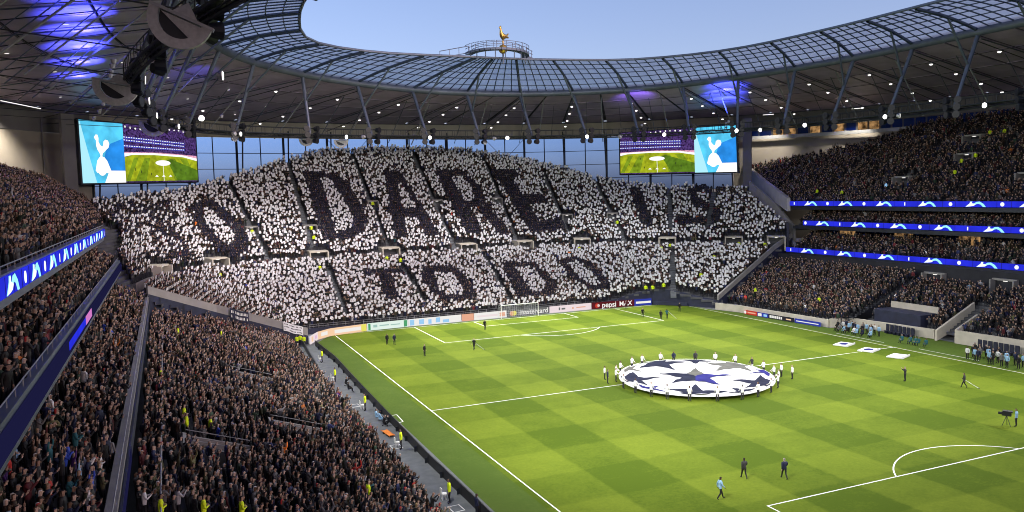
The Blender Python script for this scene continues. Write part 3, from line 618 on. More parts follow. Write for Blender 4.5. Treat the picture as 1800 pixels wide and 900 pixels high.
# lamps that light the crowd of the far stand
for i, (x, y, z, tx, ty, tz, w_) in enumerate(((-26, 60, 33.4, -34, 72, 8, 3000), (0, 62.5, 33.4, -4, 72, 8, 3600), (24, 56, 33.4, 26, 66, 8, 3000), (-48, 55, 33.4, -50, 70, 12, 2400), (-54, 30, 33.4, -46, 8, 2, 1500), (-54, -8, 33.4, -46, -10, 2, 1500), (46, 10, 33.4, 50, 6, 2, 700), (43, 38, 33.4, 44, 30, 2, 700))):
    p = Vector((x, y, z)); tgt = Vector((tx, ty, tz))
    t = thing('floodlight', ['floodlight turned back to the crowd above the left of the far stand', 'floodlight turned back to the crowd above the middle of the far stand', 'floodlight turned back to the crowd above the right of the far stand', 'floodlight turned to the corner crowd near the left screen', 'floodlight turned to the lower left crowd near the corner', 'floodlight turned to the lower left crowd nearest the camera', 'floodlight turned to the right stand above the dugouts', 'floodlight turned to the right stand near the corner'][i], 'floodlight', p, math.atan2((tgt-p).y, (tgt-p).x)+pi/2)
    for me, nm in ((hm, 'housing'), (lm, 'lens'), (bm_, 'bracket')): link(me, nm, t)
    o = spot('flood_lamp', t, (0, -.75, -.1), tgt, w_*(3.4 if i < 4 else .85), 100, .9); o.rotation_euler = (Matrix.Rotation(-t.rotation_euler.z, 3, 'Z')@((tgt-p).normalized())).to_track_quat('-Z', 'Y').to_euler()
# small round lamps strung along the radial cables
hd, ld = MB(), MB()
hd.tube((0, 0, .3), (0, 0, .02), .1, 8, r2=.33); ld.tube((0, 0, .02), (0, 0, -.12), .3, 8, r2=.18)
hdm, ldm = hd.mesh('shade', M['housing']), ld.mesh('bulb', M['small_lamp'])
for k, a, o in CABLE:
    if behind(a) or a.x < -38: continue
    for q_, t_ in enumerate((.14, .34, .56, .76)):
        p = a.lerp(o, t_)-Vector((0, 0, .38)); s_ = side_of(a)
        t = thing('cable_lamp', 'small lamp, %s from the glazed edge, on the cable at the %s column' % (_tens[q_], ordn(COLN.get(k, 0))), 'lamp', p, 0, 'cable lamps under the %s roof' % s_)
        link(hdm, 'shade', t); link(ldm, 'bulb', t)
        if q_ == 2 and k % 4 == 0: spot('lamp_glow', t, (0, 0, -.2), (p.x, p.y, 0), 110, 165, .4)
# short strip lamps on the soffit
sm = MB().box((0, 0, 0), (.6, .1, .06)).mesh('soffit_lamp', M['strip'])
for k in range(1, NS, 2):
    for t_ in (.3, .52, .76):
        p = ringpts(k+.5, t_)-Vector((0, 0, .3))
        if behind(p) or p.x > -38: continue
        o = link(sm, 'soffit_lamp', None, p, math.atan2(p.y, p.x)); o['label'] = 'short white strip lamp on the soffit, %s row out, %s bay from the left' % (_tens[(.3, .52, .76).index(t_)], ordn(k//2))
        if k % 4 == 1 and t_ == .52: spot('lamp_glow', o, (0, 0, -.2), (p.x, p.y, 0), 110, 165, .4); o['category'] = 'strip lamp'; o['group'] = 'strip lamps on the %s soffit' % side_of(p)
# loudspeakers in clusters at the feet of the flying columns
sp, gr = MB(), MB()
sp.tube((0, .5, 0), (0, -.25, 0), .38, 10, r2=.55); gr.tube((0, -.25, 0), (0, -.31, 0), .5, 10)
spm, grm = sp.mesh('cabinet', M['steel_dark']), gr.mesh('grille', M['speaker'])
for k in range(0, NS, 2):
    if behind(KW[k]): continue
    tg = (KW[(k+1) % NS]-KW[k-1]).normalized()
    for i in range(3):
        for s in (-1, 1):
            p = KW[k]+tg*s*(.75+.12*i)+Vector((0, 0, -1.1+1.05*i)); inw = -Vector((p.x, p.y, 0)).normalized(); p += inw*.5
            t = thing('loudspeaker', 'round loudspeaker, %s %s of the cluster at the %s roof column from the left' % (['bottom', 'middle', 'top'][i], 'left' if s < 0 else 'right', ordn(COLN[k])), 'loudspeaker', p, math.atan2(inw.y, inw.x)+pi/2+s*.35, 'loudspeakers on the %s columns' % side_of(p))
            link(spm, 'cabinet', t); link(grm, 'grille', t)
# half ring brackets hanging under the catwalk
def half_ring(loc, r, dirv, tilt, label):
    t = thing('half_ring', label, 'bracket', loc)
    q = Matrix.Rotation(math.atan2(dirv[1], dirv[0])-pi/2, 3, 'Z')@Matrix.Rotation(tilt, 3, 'Y')
    f = lambda x, y, d: q@Vector((x, d, y))
    nn = 20; b = MB()
    for k in range(nn):
        a0, a1 = pi+pi*k/nn*1.04-.02, pi+pi*(k+1)/nn*1.04-.02
        b.prism([(r*cos(a0), r*sin(a0)), (r*cos(a1), r*sin(a1)), (.68*r*cos(a1), .68*r*sin(a1)), (.68*r*cos(a0), .68*r*sin(a0))], lambda x, y, d: f(x, y, d-.2), .4)
    b.build('rim', M['housing'], t); b = MB()
    b.prism([(-r*1.02, .02), (r*1.05, .02), (r*1.05, .2), (-r*1.02, .2)], lambda x, y, d: f(x, y, d-.25), .5); b.build('top_bar', M['steel_pale'], t)
    b = MB(); b.prism([(-.62*r, -.05), (.72*r, -.05), (.5*r, -.52*r)], lambda x, y, d: f(x, y, d-.12), .2); b.prism([(-.3*r, .22), (.5*r, .22), (.05*r, .55*r)], lambda x, y, d: f(x, y, d-.12), .2); b.build('gusset', M['housing'], t)
    b = MB(); b.prism([(.66*r*cos(a), .66*r*sin(a)) for a in np.linspace(pi, 2*pi, 13)], lambda x, y, d: f(x, y, d+.1), .06); b.build('back_plate', M['steel_dark'], t)
for loc, r, tl, lab in (((-57.5, -30.5, 33.3), 1.75, .42, 'largest grey half ring bracket hanging under the catwalk at the top left'), ((-62.3, .8, 33.6), 1.95, .2, 'grey half ring bracket in front of the blue lit soffit above the left screen'), ((-59.7, 43.6, 33.9), 1.85, .1, 'half ring bracket overlapping the top edge of the left screen'), ((-35, 66, 33.4), 1.3, 0, 'small half ring bracket just right of the left screen above the white crowd'), ((-28.5, 67.5, 33.2), 1.3, 0, 'small half ring bracket farthest along the catwalk above the far crowd')):
    half_ring(loc, r, (.15, 1), tl, lab)
# blue uplighters washing the soffit
UP = []
for j, (x, y) in enumerate(((-65.0, 7), (-65.6, 14), (-66.2, 22), (-67.0, 31), (-67.9, 41), (-69.1, 52), (-70.6, 63))):
    nm = _tens[j]+' from the top edge of the photo'
    UP += [((x+2.4, y-1, 36.6), (x, y+1, 43.5), [9500, 11500, 12000, 12000, 11500, 9500, 5000][j], 60, (.07, .09, 1), 'blue uplighter washing the left soffit, '+nm), ((x+2.2, y+.6, 36.4), (x+.2, y+2, 43.5), 1700, 22, (.8, .7, 1), 'pale violet uplighter beside the blue row, '+nm)]
for j, (x, y, tx, ty) in enumerate(((43.2, 47.0, 46, 51), (47.6, 53.2, 51, 58), (53, 60, 57, 65))):
    nm = ['nearest the glazed edge', 'in the middle', 'nearest the right screen'][j]
    UP += [((x, y, 36), (tx, ty, 43), [9000, 12000, 9000][j], 62, (.06, .09, 1), 'blue uplighter under the right corner soffit, '+nm)]
UP += [((46.0, 51.2, 36), (49, 54.5, 43), 1600, 20, (.9, .85, 1), 'pale uplighter among the blue ones at the right corner'), ((30, 57.5, 36), (34, 66, 43), 5000, 50, (.3, .17, 1), 'dim violet uplighter above the right screen'), ((-50, 52, 36), (-53, 62, 43), 2500, 40, (.12, .12, 1), 'dim blue uplighter in the far left corner of the roof')]
for i, (loc, tgt, w_, ang_, col, lab) in enumerate(UP):
    t = thing('uplighter', lab, 'lamp', loc); MB().tube((0, 0, -.4), (0, 0, 0), .2, 8, r2=.3).build('housing', M['housing'], t); MB().tube((0, 0, 0), (0, 0, .02), .26, 8).build('lens', M['led_blue'], t)
    spot('up_lamp', t, (0, 0, .4), tgt, w_, ang_, .9, col, .15)

# lit strips heading the back walls; the right two added to brighten their wall
for i, (a, c, tgt, w_, lab) in enumerate((((-85, 70, 40.2), (-78.5, 88, 40.2), (-86, 84, 29), 1500, 'long white strip lamp along the head of the left wall beside the screen pier'), ((-90, 48, 40.2), (-86, 66, 40.2), (-93, 62, 28), 1500, 'long white strip lamp heading the left wall at the edge of the photo'), ((73.5, 72, 40), (75, 70, 40), (79, 77, 30), 700, 'added strip lamp brightening the right wall nearest the screen'), ((85, 56, 40), (86, 54, 40), (91, 61, 30), 700, 'added strip lamp brightening the right wall over the lit windows'))):
    a, c, tgt = Vector(a), Vector(c), Vector(tgt); m_ = (a+c)/2; t = thing('strip_light', lab, 'strip light', m_)
    MB().tube(a-m_, c-m_, .09, 5).build('tube', M['strip'], t); MB().tube(a-m_+Vector((0, 0, .14)), c-m_+Vector((0, 0, .14)), .13, 4).build('tray', M['steel_dark'], t)
    spot('strip_glow', t, (0, 0, -.3), tgt, w_*5, 84, .9, (1, .9, .74))

# ------------------------------------------------------------ video screens
V = dict(purple=emit('screen_crowd', (.06, .03, .13), 1, .85, 2.6), lit=emit('screen_led_line', (.06, .07, .5), 1), white=emit('screen_white', (1, .97, .95), 1.15), pink=emit('screen_pink', (.75, .35, .5), 1, .4, 2), g1=emit('screen_grass', (.36, .42, .015), 1, .3, .8), g2=emit('screen_grass_dark', (.19, .29, .015), 1, .35, .8), g3=emit('screen_grass_deep', (.10, .2, .015), 1, .3, .8), fig=emit('screen_figure', (.03, .04, .02), 1),
         cyan=emit('screen_cyan', (.10, .62, .95), 1, .2, .4), blue=emit('screen_blue', (.025, .28, .83), 1, .2, .4), pale=emit('screen_pale_cyan', (.45, .88, 1), 1))
COCK = [(.30, .93), (.36, .99), (.43, .985), (.46, .9), (.45, .8), (.52, .71), (.585, .68), (.62, .72), (.64, .82), (.72, .87), (.82, .85), (.86, .75), (.82, .66), (.73, .6), (.66, .55), (.585, .5), (.56, .43), (.60, .375), (.46, .375), (.49, .44), (.46, .51), (.39, .59), (.35, .7), (.36, .83), (.29, .9)]
def screen(TL, TRr, BR, BL, emb, vid, label):
    TL, TRr, BR, BL = map(Vector, (TL, TRr, BR, BL)); nrm = (TRr-TL).cross(BL-TL).normalized()
    if nrm.dot(CAM-TL) < 0: nrm = -nrm
    mid_ = (TL+TRr+BR+BL)/4; TL, TRr, BR, BL = [p-nrm*(p-mid_).dot(nrm) for p in (TL, TRr, BR, BL)]   # one flat panel
    c = (BL+BR)/2; t = thing('video_screen', label, 'screen', c)
    f = lambda u, v, d=0: BL.lerp(BR, u).lerp(TL.lerp(TRr, u), v)+nrm*d-c
    def flat(pts, m, lvl, name='picture'):
        b = MB(); b.add([f(x, y, .05+.015*lvl) for x, y in pts], [tuple(range(len(pts)))]); return b.build(name, m, t)
    MB().prism([(-.012, -.02), (1.012, -.02), (1.012, 1.02), (-.012, 1.02)], lambda x, y, d: f(x, y, d-1.2), 1.2).build('cabinet', M['steel_dark'], t)
    u0, u1 = emb; w = u1-u0; E_ = lambda x, y: (u0+w*x, y)
    flat([E_(0, 0), E_(1, 0), E_(1, 1), E_(0, 1)], V['cyan'], 0, 'emblem_panel')
    flat([E_(.45, .2), E_(1, .15), E_(1, .75), E_(.6, .62)], V['blue'], 1, 'emblem_shade'); flat([E_(0, .0), E_(.32, 0), E_(.16, .5), E_(.02, .98), E_(0, .98)], V['pale'], 1, 'emblem_glow')
    flat([E_(.5, 0), E_(1, 0), E_(1, .2), E_(.62, .2), E_(.55, .08)], V['white'], 2, 'emblem_glow')
    flat([E_(.14+.6*x, .17+.62*y) for x, y in COCK], V['white'], 3, 'cockerel_emblem')
    flat([E_(.452+.115*cos(a), .245+.13*sin(a)) for a in np.linspace(0, 2*pi, 18)[:-1]], V['white'], 4, 'ball_emblem')
    flat([E_(.30, .20), E_(.35, .36), E_(.41, .42), E_(.52, .42), E_(.58, .36), E_(.66, .2), E_(.6, .16), E_(.34, .16)], V['white'], 5, 'ball_emblem')
    u0, u1 = vid; w = u1-u0; G = lambda x, y: (u0+w*x, y)
    flat([G(0, 0), G(1, 0), G(1, 1), G(0, 1)], V['purple'], 0)
    for y0, y1, q in ((.77, .725, 0), (.72, .67, 0), (.62, .6, 0)):
        b = MB()
        for k in range(26):
            x = k*.032; yy = y0+(y1-y0)*x/.83; b.add([f(*G(x, yy), .08), f(*G(x+.018, yy-.001), .08), f(*G(x+.018, yy+.013), .08), f(*G(x, yy+.013), .08)], [(0, 1, 2, 3)])
        b.build('picture_light', V['white'], t, kind='stuff')
        flat([G(0, y0-.016), G(.83, y1-.016), G(.83, y1+.02), G(0, y0+.02)], V['lit'], 1)
    b = MB()
    for k in range(15): x = .03+k*.066; b.add([f(*G(x+.012*cos(a), .955-.02*sin(k*.5)+.02*sin(a)), .08) for a in np.linspace(0, 2*pi, 7)[:-1]], [tuple(range(6))])
    b.build('picture_light', V['white'], t, kind='stuff')
    flat([G(0, .52), G(0, .49), G(1, .42), G(1, .5), G(.5, .535)], V['pink'], 1); flat([G(0, .5), G(.0, .44), G(.1, .475), G(.4, .485), G(.8, .46), G(1, .39), G(1, .45), G(.8, .5), G(.4, .52), G(.1, .51)], V['white'], 2)
    flat([G(0, .02), G(1, .02), G(1, .4), G(.8, .465), G(.4, .487), G(.1, .475), G(0, .43)], V['g1'], 3)
    for k, (a0, a1, b0, b1) in enumerate(((.12, .18, -.12, .05), (.26, .33, .12, .27), (.6, .68, .66, .82), (.75, .85, .95, 1.2))):
        flat([G(max(0, b0), .02), G(max(.01, min(1, b1)), .02), G(a1, .43), G(a0, .43)], V['g2'], 4)
    flat([G(.7, .02), G(1, .02), G(1, .22), G(.62, .42), G(.56, .4)], V['g3'], 5)
    flat([G(.505, .02), G(.512, .02), G(.508, .3), G(.502, .3)], V['white'], 6)
    flat([G(.505+.105*cos(a), .345+.05*sin(a)) for a in np.linspace(0, 2*pi, 22)[:-1]], V['white'], 7)
    for x, y in ((.12, .2), (.2, .16), (.33, .12), (.28, .33), (.75, .2), (.82, .14), (.9, .3), (.66, .1)): flat([G(x, y), G(x+.008, y), G(x+.009, y+.045), G(x, y+.045)], V['fig'], 8)
    for x in (.41, .505, .6): flat([G(x-.025, .095), G(x+.025, .095), G(x, .13)], V['white'], 7)
    return t
screen((-72.81, 91.52, 38.66), (-51.87, 106.42, 37.89), (-52.13, 105.57, 26.97), (-72.67, 90.41, 26.66), (0, .345), (.345, 1), 'large left video screen showing the cockerel emblem left of the pitch picture')
screen((48.2, 95.66, 37.31), (65.88, 72.67, 37.54), (65.65, 71.81, 26.54), (47.77, 94.94, 26.94), (.655, 1), (0, .655), 'large right video screen showing the pitch picture left of the cockerel emblem')
b = MB(); b.box((-74.6, 89, 31), (2.4, .8, 17), rz=.6); t = thing('screen_pier', 'dark vertical pier at the outer edge of the left screen', 'pier', (-74.6, 89, 22)); under(b.build('pier', M['wall_dark']), t)
b = MB(); b.box((67.6, 70.6, 31), (2.0, .8, 16), rz=-.8); t = thing('screen_pier', 'dark vertical pier at the outer edge of the right screen', 'pier', (67.6, 70.6, 22)); under(b.build('pier', M['wall_dark']), t)

# ------------------------------------------------------------ ribbon boards
EMB = [(0, .05), (.75, .68), (.85, .97), (1.2, .97), (1.1, .68), (1.5, .62), (1.9, .9), (2.45, .97), (3.1, .6), (3.55, .04), (3.05, .04), (2.65, .45), (2.2, .6), (1.85, .5), (1.45, .22), (.8, .12)]
def ribbon(label, x, y0, y1, z0, z1, sg, pitch_, first, start):
    t = thing('ribbon_board', label, 'led board', (x, (y0+y1)/2, z0)); h = z1-z0; ym = (y0+y1)/2
    MB().box((-sg*.1, 0, h/2), (.2, y1-y0, h)).build('panel', M['led_blue'], t)
    jb = MB()
    for q_ in np.arange(y0+2.4, y1, 2.4): jb.box((sg*.004, q_-ym, h/2), (.02, .05, h))
    jb.build('panel_joint', M['led_dim'], t, kind='stuff')
    eb = MB(); eb.prism([(px_, py_*h) for px_, py_ in EMB], lambda a, v, d: Vector((d, sg*a-sg*1.78, v)), sg*.03)
    em = eb.mesh('emblem', M['led_cyan']); em2 = MB().prism([(px_*.97+.03, py_*h*.93+.02) for px_, py_ in EMB[:4]+EMB[4:6]+EMB[13:]], lambda a, v, d: Vector((sg*.031+d, sg*a-sg*1.78, v)), sg*.01).mesh('emblem_highlight', M['led_white'])
    dot = MB().prism([(.33*cos(a), h/2+.33*sin(a)) for a in np.linspace(0, 2*pi, 15)[:-1]], lambda a, v, d: Vector((d, a, v)), sg*.03).mesh('dot_mark', M['led_white'])
    bar = MB().prism([(-.1, .18), (.1, .18), (.1, h-.18), (-.1, h-.18)], lambda a, v, d: Vector((d, a, v)), sg*.03).mesh('bar_mark', M['led_white'])
    y = first; k = 0
    while y0+2 < y < y1-1.5 or (k == 0):
        e = link(em, 'emblem', t, (.002*sg, y-ym, 0)); link(em2, 'emblem_highlight', e)
        yy = y+sg*pitch_/2
        if y0+.6 < yy < y1-.6: link(dot if (k+start) % 3 else bar, 'dot_mark' if (k+start) % 3 else 'bar_mark', t, (.002*sg, yy-ym, 0))
        y -= pitch_; k += 1
    if sg < 0: link(bar if start else dot, 'bar_mark' if start else 'dot_mark', t, (.002*sg, first+4.6-ym, 0))
    return t
ribbon('uppermost blue ribbon board on the right stand, under the top tier', 61.75, -60, 50.3, 18.8, 19.74, -1, 9, 44.4, 1)
ribbon('middle blue ribbon board of the three on the right stand', 61.75, -60, 46.5, 14.8, 15.74, -1, 9, 41.2, 0)
ribbon('lowest blue ribbon board on the right stand, over the lower tier', 59.75, -60, 49.2, 9.28, 10.22, -1, 9.6, 43.2, 1)
ribbon('bright blue ribbon board on the left stand, below its upper tier', -65.95, -75, 33, 18.68, 19.64, 1, 7.7, 27, 0)
t = thing('ribbon_board', 'dim violet ribbon board on the left stand with a pink lit stretch', 'led board', (-64.7, -17, 14))
MB().box((0, 0, .35), (.12, 113, .95)).build('panel', M['led_dim'], t); MB().box((.07, 5, .4), (.03, 5, .6)).build('lit_stretch', M['led_pink'], t); MB().box((.07, -3.2, .4), (.03, 11, .5)).build('lit_stretch', M['led_blue'], t)
t = thing('ribbon_board', 'switched off ribbon board on the lowest parapet of the left stand', 'led board', (-61.4, -17, 8.8))
MB().box((0, 0, .4), (.12, 113, .8)).build('panel', M['navy'], t); MB().box((.07, -28, .4), (.03, 26, .7)).build('lit_stretch', M['led_dim'], t)

# ------------------------------------------------------------ pitchside boards with lettering
def text_mesh(s, size, name='lettering', bold=.0):
    c = bpy.data.curves.new('t', 'FONT'); c.body = s; c.size = size; c.align_x = 'CENTER'; c.align_y = 'CENTER'; c.extrude = .012; c.offset = bold
    o = bpy.data.objects.new('t', c); COL.objects.link(o); bpy.context.view_layer.update()
    me = bpy.data.meshes.new_from_object(o.evaluated_get(bpy.context.evaluated_depsgraph_get())); me.name = name
    bpy.data.objects.remove(o); bpy.data.curves.remove(c); return me
def board(p0, p1, h, m, label, marks=(), z=0.06):
    p0, p1 = Vector((*p0, 0)), Vector((*p1, 0)); d = (p1-p0); L_ = d.length; rz = math.atan2(d.y, d.x); c = (p0+p1)/2
    t = thing('advertising_board', label, 'advert board', (c.x, c.y, z), rz)
    MB().box((0, .08, h/2), (L_-.03, .16, h)).build('panel', m, t)
    for mk in marks:
        if mk[0] == 'text':
            _, s, u, sz, mm, bold = mk; me = text_mesh(s, sz, 'lettering', bold); me.materials.clear(); me.materials.append(mm)
            o = link(me, 'lettering', t, (u, -.02, h*.5)); o.rotation_euler = (pi/2, 0, 0)
        elif mk[0] == 'disc':
            _, u, v, r_, mm = mk; MB().prism([(u+r_*cos(a), v+r_*sin(a)) for a in np.linspace(0, 2*pi, 19)[:-1]], lambda x, y, q: Vector((x, -.012-q-(.012 if mk[1] > 0 else 0), y)), .01).build('roundel', mm, t)
        else:
            _, u0, u1, v0, v1, mm = mk; vk = h/.95 if h > 1 else 1; MB().box(((u0+u1)/2, -.012, (v0+v1)/2*vk), (u1-u0, .02, (v1-v0)*vk)).build('panel_mark', mm, t)
    return t
A = {n: emit('board_'+n, c, s_) for n, c, s_ in (('orange', (.98, .66, .42), .95), ('yellow', (.9, .85, .15), .9), ('white', (.92, .9, .86), .95), ('mint', (.8, .93, .85), .95), ('green', (.1, .45, .2), .8), ('teal', (.4, .62, .56), .9), ('blue', (.35, .65, .95), .95), ('salmon', (.88, .45, .3), .9), ('grey', (.2, .2, .2), .8), ('rose', (.9, .76, .78), .95), ('maroon', (.12, .015, .02), .9), ('red', (.6, .05, .03), .9), ('navy', (.04, .06, .4), .9), ('dark', (.03, .03, .04), .9), ('pink', (.8, .5, .75), .9))}
H = 1.25
board((-39.1, 45.4), (-37.3, 49), H, A['rose'], 'pink and white advert board on the curved left corner of the pitch', [('m', -1.4, -.6, .2, .8, A['orange']), ('m', .5, 1.2, .3, .7, A['pink'])])
board((-37.3, 49.05), (-34.9, 51.3), H, A['orange'], 'orange advert board at the near end of the goal line boards', [('m', -.8, .9, .3, .75, A['white'])])
board((-34.85, 51.35), (-28.4, 52.95), H, A['orange'], 'long orange advert board with a white streak next to the yellow panel', [('m', -2.6, 2.2, .25, .7, A['white']), ('m', 2.3, 3.2, .02, .93, A['yellow'])])
board((-28.3, 53), (-21, 53.55), H, A['mint'], 'mint green advert board with dark swooping shapes', [('m', -3.5, -3.1, .05, .9, A['green']), ('m', -2.6, -1.9, .35, .7, A['teal']), ('m', -1.5, .2, .45, .6, A['teal']), ('m', .5, 2.2, .42, .55, A['teal']), ('m', 2.9, 3.5, .05, .9, A['green'])])
board((-20.9, 53.6), (-11, 53.75), H, A['white'], 'white advert board with bright blue blocks', [('m', -4.7, -3.9, .1, .85, A['blue']), ('m', -3, -2.1, .15, .8, A['blue']), ('m', -1.3, -.7, .1, .7, A['blue']), ('m', .1, .9, .2, .85, A['blue']), ('m', 1.4, 2.6, .1, .5, A['blue'])])
board((-10.9, 53.75), (-8.6, 53.78), H, A['salmon'], 'short plain salmon advert board left of the goal')
board((-8.5, 53.8), (-2.1, 53.85), H, A['white'], 'white advert board with orange marks beside the left goal post', [('m', -2.6, 1.4, .35, .6, A['rose']), ('m', 1.8, 2.9, .2, .75, A['salmon'])])
board((-2, 53.85), (6.7, 53.9), H, A['grey'], 'grey advert board with white lettering behind the goal', [('disc', -3.4, .62, .45, A['salmon']), ('disc', -2.9, .62, .45, A['yellow']), ('text', 'mastercard', 1.1, 1.3, A['white'], .012)])
board((6.8, 53.9), (15.8, 53.95), H, A['rose'], 'pale pink advert board with small dark marks right of the goal', [('m', -2.6, -2.3, .3, .7, A['grey']), ('m', -2, -1.2, .35, .6, A['grey']), ('m', .3, .6, .3, .6, A['salmon']), ('m', 1.2, 3.2, .4, .55, A['salmon'])])
board((15.9, 53.95), (25.1, 53.3), H, A['maroon'], 'dark red advert board with a roundel and white lettering', [('disc', -3.5, .62, .45, A['red']), ('disc', -3.25, .62, .3, A['white']), ('text', 'pepsi', -.9, 1.5, A['white'], .02), ('text', 'MAX', 2.7, 1.3, A['white'], .015), ('m', 1.5, 1.62, .1, .85, A['red'])])
board((25.2, 53.3), (28.9, 52.95), H, A['navy'], 'blue and white advert board at the right end of the goal line', [('m', -1.6, 1.7, .3, .62, A['white'])])
board((29.1, 52.8), (33.6, 47.6), .7, M['navy'], 'unlit dark advert board round the right corner of the pitch')
RB = [((36.35, 34.3), (36.5, 31.1), 'red', 'small red advert board with a white disc on the right touchline', [('disc', -1.3, .36, .3, A['white']), ('m', -.7, 1.3, .25, .5, A['salmon'])]), ((36.5, 31), (36.6, 28.4), 'navy', 'small navy and white advert board next to the red one', [('m', -1.1, -.2, .1, .6, A['white']), ('m', .3, 1.1, .15, .55, A['blue'])]), ((36.6, 28.3), (37.0, 22.6), 'dark', 'black advert board with blocky white characters on the right touchline', [('m', -2.5+k*.42, -2.2+k*.42, .14, .58, A['white']) for k in range(7)]+[('m', 1.2, 2.3, .25, .45, A['orange'])]), ((37.05, 22.4), (37.5, 17.2), 'navy', 'blue advert board with a thin white bar nearest the dugouts', [('m', -2.3, 2.3, .28, .42, A['white'])])]
for p0, p1, c, lab, mk in RB: board(p0, p1, .72, A[c], lab, mk)
# black backs of the boards along the left touchline
hw = thing('hoarding', 'long black hoarding seen from behind along the left touchline', 'hoarding', (-39.2, 0, 0))
pts = [(-39.0, -62), (-39.2, -28), (-39.3, -16), (-38.75, 11), (-38.2, 30), (-38.6, 44)]
for (xa, ya), (xb, yb) in zip(pts, pts[1:]):
    n_ = max(1, int(abs(yb-ya)/3.2))
    for k in range(n_):
        p, q = Vector((xa, ya)).lerp(Vector((xb, yb)), k/n_), Vector((xa, ya)).lerp(Vector((xb, yb)), (k+.985)/n_)
        under(MB().wall([p, q], .04, .92, .09).build('panel', M['rubber']), hw); under(MB().wall([p+Vector((-.3, .3)), p+Vector((-.1, .3))], .02, .5, .05).build('strut', M['steel_dark']), hw)

# ------------------------------------------------------------ goal
def goal(y, s, label):
    g = thing('goal', label, 'goal', (0, y, 0))
    for x in (-3.72, 3.72): MB().tube((x, 0, 0), (x, 0, 2.5), .06, 8).build('post', M['white'], g)
    MB().tube((-3.72, 0, 2.5), (3.72, 0, 2.5), .075, 8).build('crossbar', M['white'], g); b = MB()
    for x in np.linspace(-3.7, 3.7, 20): b.tube((x, s*1.9, 0), (x, s*1.9, 2.4), .013, 3, caps=False).tube((x, 0, 2.45), (x, s*1.9, 2.4), .013, 3, caps=False)
    for z in np.linspace(.1, 2.4, 8): b.tube((-3.7, s*1.9, z), (3.7, s*1.9, z), .013, 3, caps=False).tube((-3.7, 0, z), (-3.7, s*1.9, z), .013, 3, caps=False).tube((3.7, 0, z), (3.7, s*1.9, z), .013, 3, caps=False)
    b.build('net', M['net'], g, kind='stuff')
    for x in (-3.72, 3.72): MB().tube((x, s*1.9, 0), (x, s*1.9, 2.4), .04, 6).build('net_pole', M['steel_pale'], g)
goal(52.5, .6, 'white framed goal with net in front of the lettered boards')

# ------------------------------------------------------------ round banner, mats
BC = Vector((-1.85, -2.8, .66)); BR_ = 9.05
bn = thing('round_banner', 'giant round white banner with dark stars held over the centre circle', 'banner', BC)
b = MB(); ring = [(BR_*cos(a), BR_*sin(a)) for a in np.linspace(0, 2*pi, 73)[:-1]]
rip = lambda x, y: .045*sin(1.3*x+.7*y)+.04*sin(2.2*y-.9*x+1)+.025*sin(3.7*x+.6)+.02*sin(4.1*y+x)-.16*max(0, 1-(x*x+y*y)/BR_**2)
NR, NA = 30, 160; vs = [(0, 0, rip(0, 0))]+[(BR_*i/NR*cos(2*pi*k/NA), BR_*i/NR*sin(2*pi*k/NA), rip(BR_*i/NR*cos(2*pi*k/NA), BR_*i/NR*sin(2*pi*k/NA))) for i in range(1, NR+1) for k in range(NA)]
fs = [(0, 1+k, 1+(k+1) % NA) for k in range(NA)]+[(1+i*NA+k, 1+(i+1)*NA+k, 1+(i+1)*NA+(k+1) % NA, 1+i*NA+(k+1) % NA) for i in range(NR-1) for k in range(NA)]
b.add(vs, fs); b.build('cloth', M['cloth'], bn, smooth=True)
def laid(b_, m_):                                   # a printed piece lying on the rippled cloth
    me = b_.mesh('star', m_); q = bmesh.new(); q.from_mesh(me); bmesh.ops.triangulate(q, faces=q.faces[:]); 
    for _ in range(4): bmesh.ops.subdivide_edges(q, edges=[e for e in q.edges if e.calc_length() > .45], cuts=1, use_grid_fill=True); bmesh.ops.triangulate(q, faces=q.faces[:])
    for v in q.verts: v.co.z += rip(v.co.x, v.co.y)+.04
    q.to_mesh(me); q.free(); me.polygons.foreach_set('use_smooth', [True]*len(me.polygons)); return me
b = MB()
for k in range(72):
    a0, a1 = 2*pi*k/72, 2*pi*(k+1)/72; b.add([((BR_+.01)*cos(a0), (BR_+.01)*sin(a0), .0), ((BR_+.01)*cos(a1), (BR_+.01)*sin(a1), 0), (BR_*1.005*cos(a1), BR_*1.005*sin(a1), -.2), (BR_*1.005*cos(a0), BR_*1.005*sin(a0), -.2)], [(0, 1, 2, 3)])
b.build('hem', M['cloth'], bn)
def star(cx, cy, r, rot, m, clip=True, stretch=1):
    pts = []
    for k in range(10):
        rr = r if k % 2 == 0 else r*.36; a = rot+k*pi/5
        for _ in (0,):
            x, y = cx+rr*cos(a), cy+rr*sin(a); L_ = math.hypot(x, y)
            if L_ > BR_-.15: x, y = x*(BR_-.15)/L_, y*(BR_-.15)/L_
            pts.append((x, y))
    b = MB(); b.add([(cx if math.hypot(cx, cy) < 9 else cx*.93, cy if math.hypot(cx, cy) < 9 else cy*.93, .012)]+[(x, y, .012) for x, y in pts], [(0, k+1, (k+1) % 10+1) for k in range(10)]); link(laid(b, m), 'star', bn)
vw = Vector((CAM.x-BC.x, CAM.y-BC.y)).angle_signed(Vector((1, 0))); 
va = math.atan2(BC.y-CAM.y, BC.x-CAM.x)                     # direction from the camera
star(.0, .0, 4.7, va, M['cloth_navy'])
for k in range(5): star(7.9*cos(va+pi/5+2*pi*k/5), 7.9*sin(va+pi/5+2*pi*k/5), 3.8, va+pi/5+2*pi*k/5+pi, M[['cloth_navy', 'cloth_navy', 'cloth_navy', 'cloth_navy', 'cloth_grey'][k]])
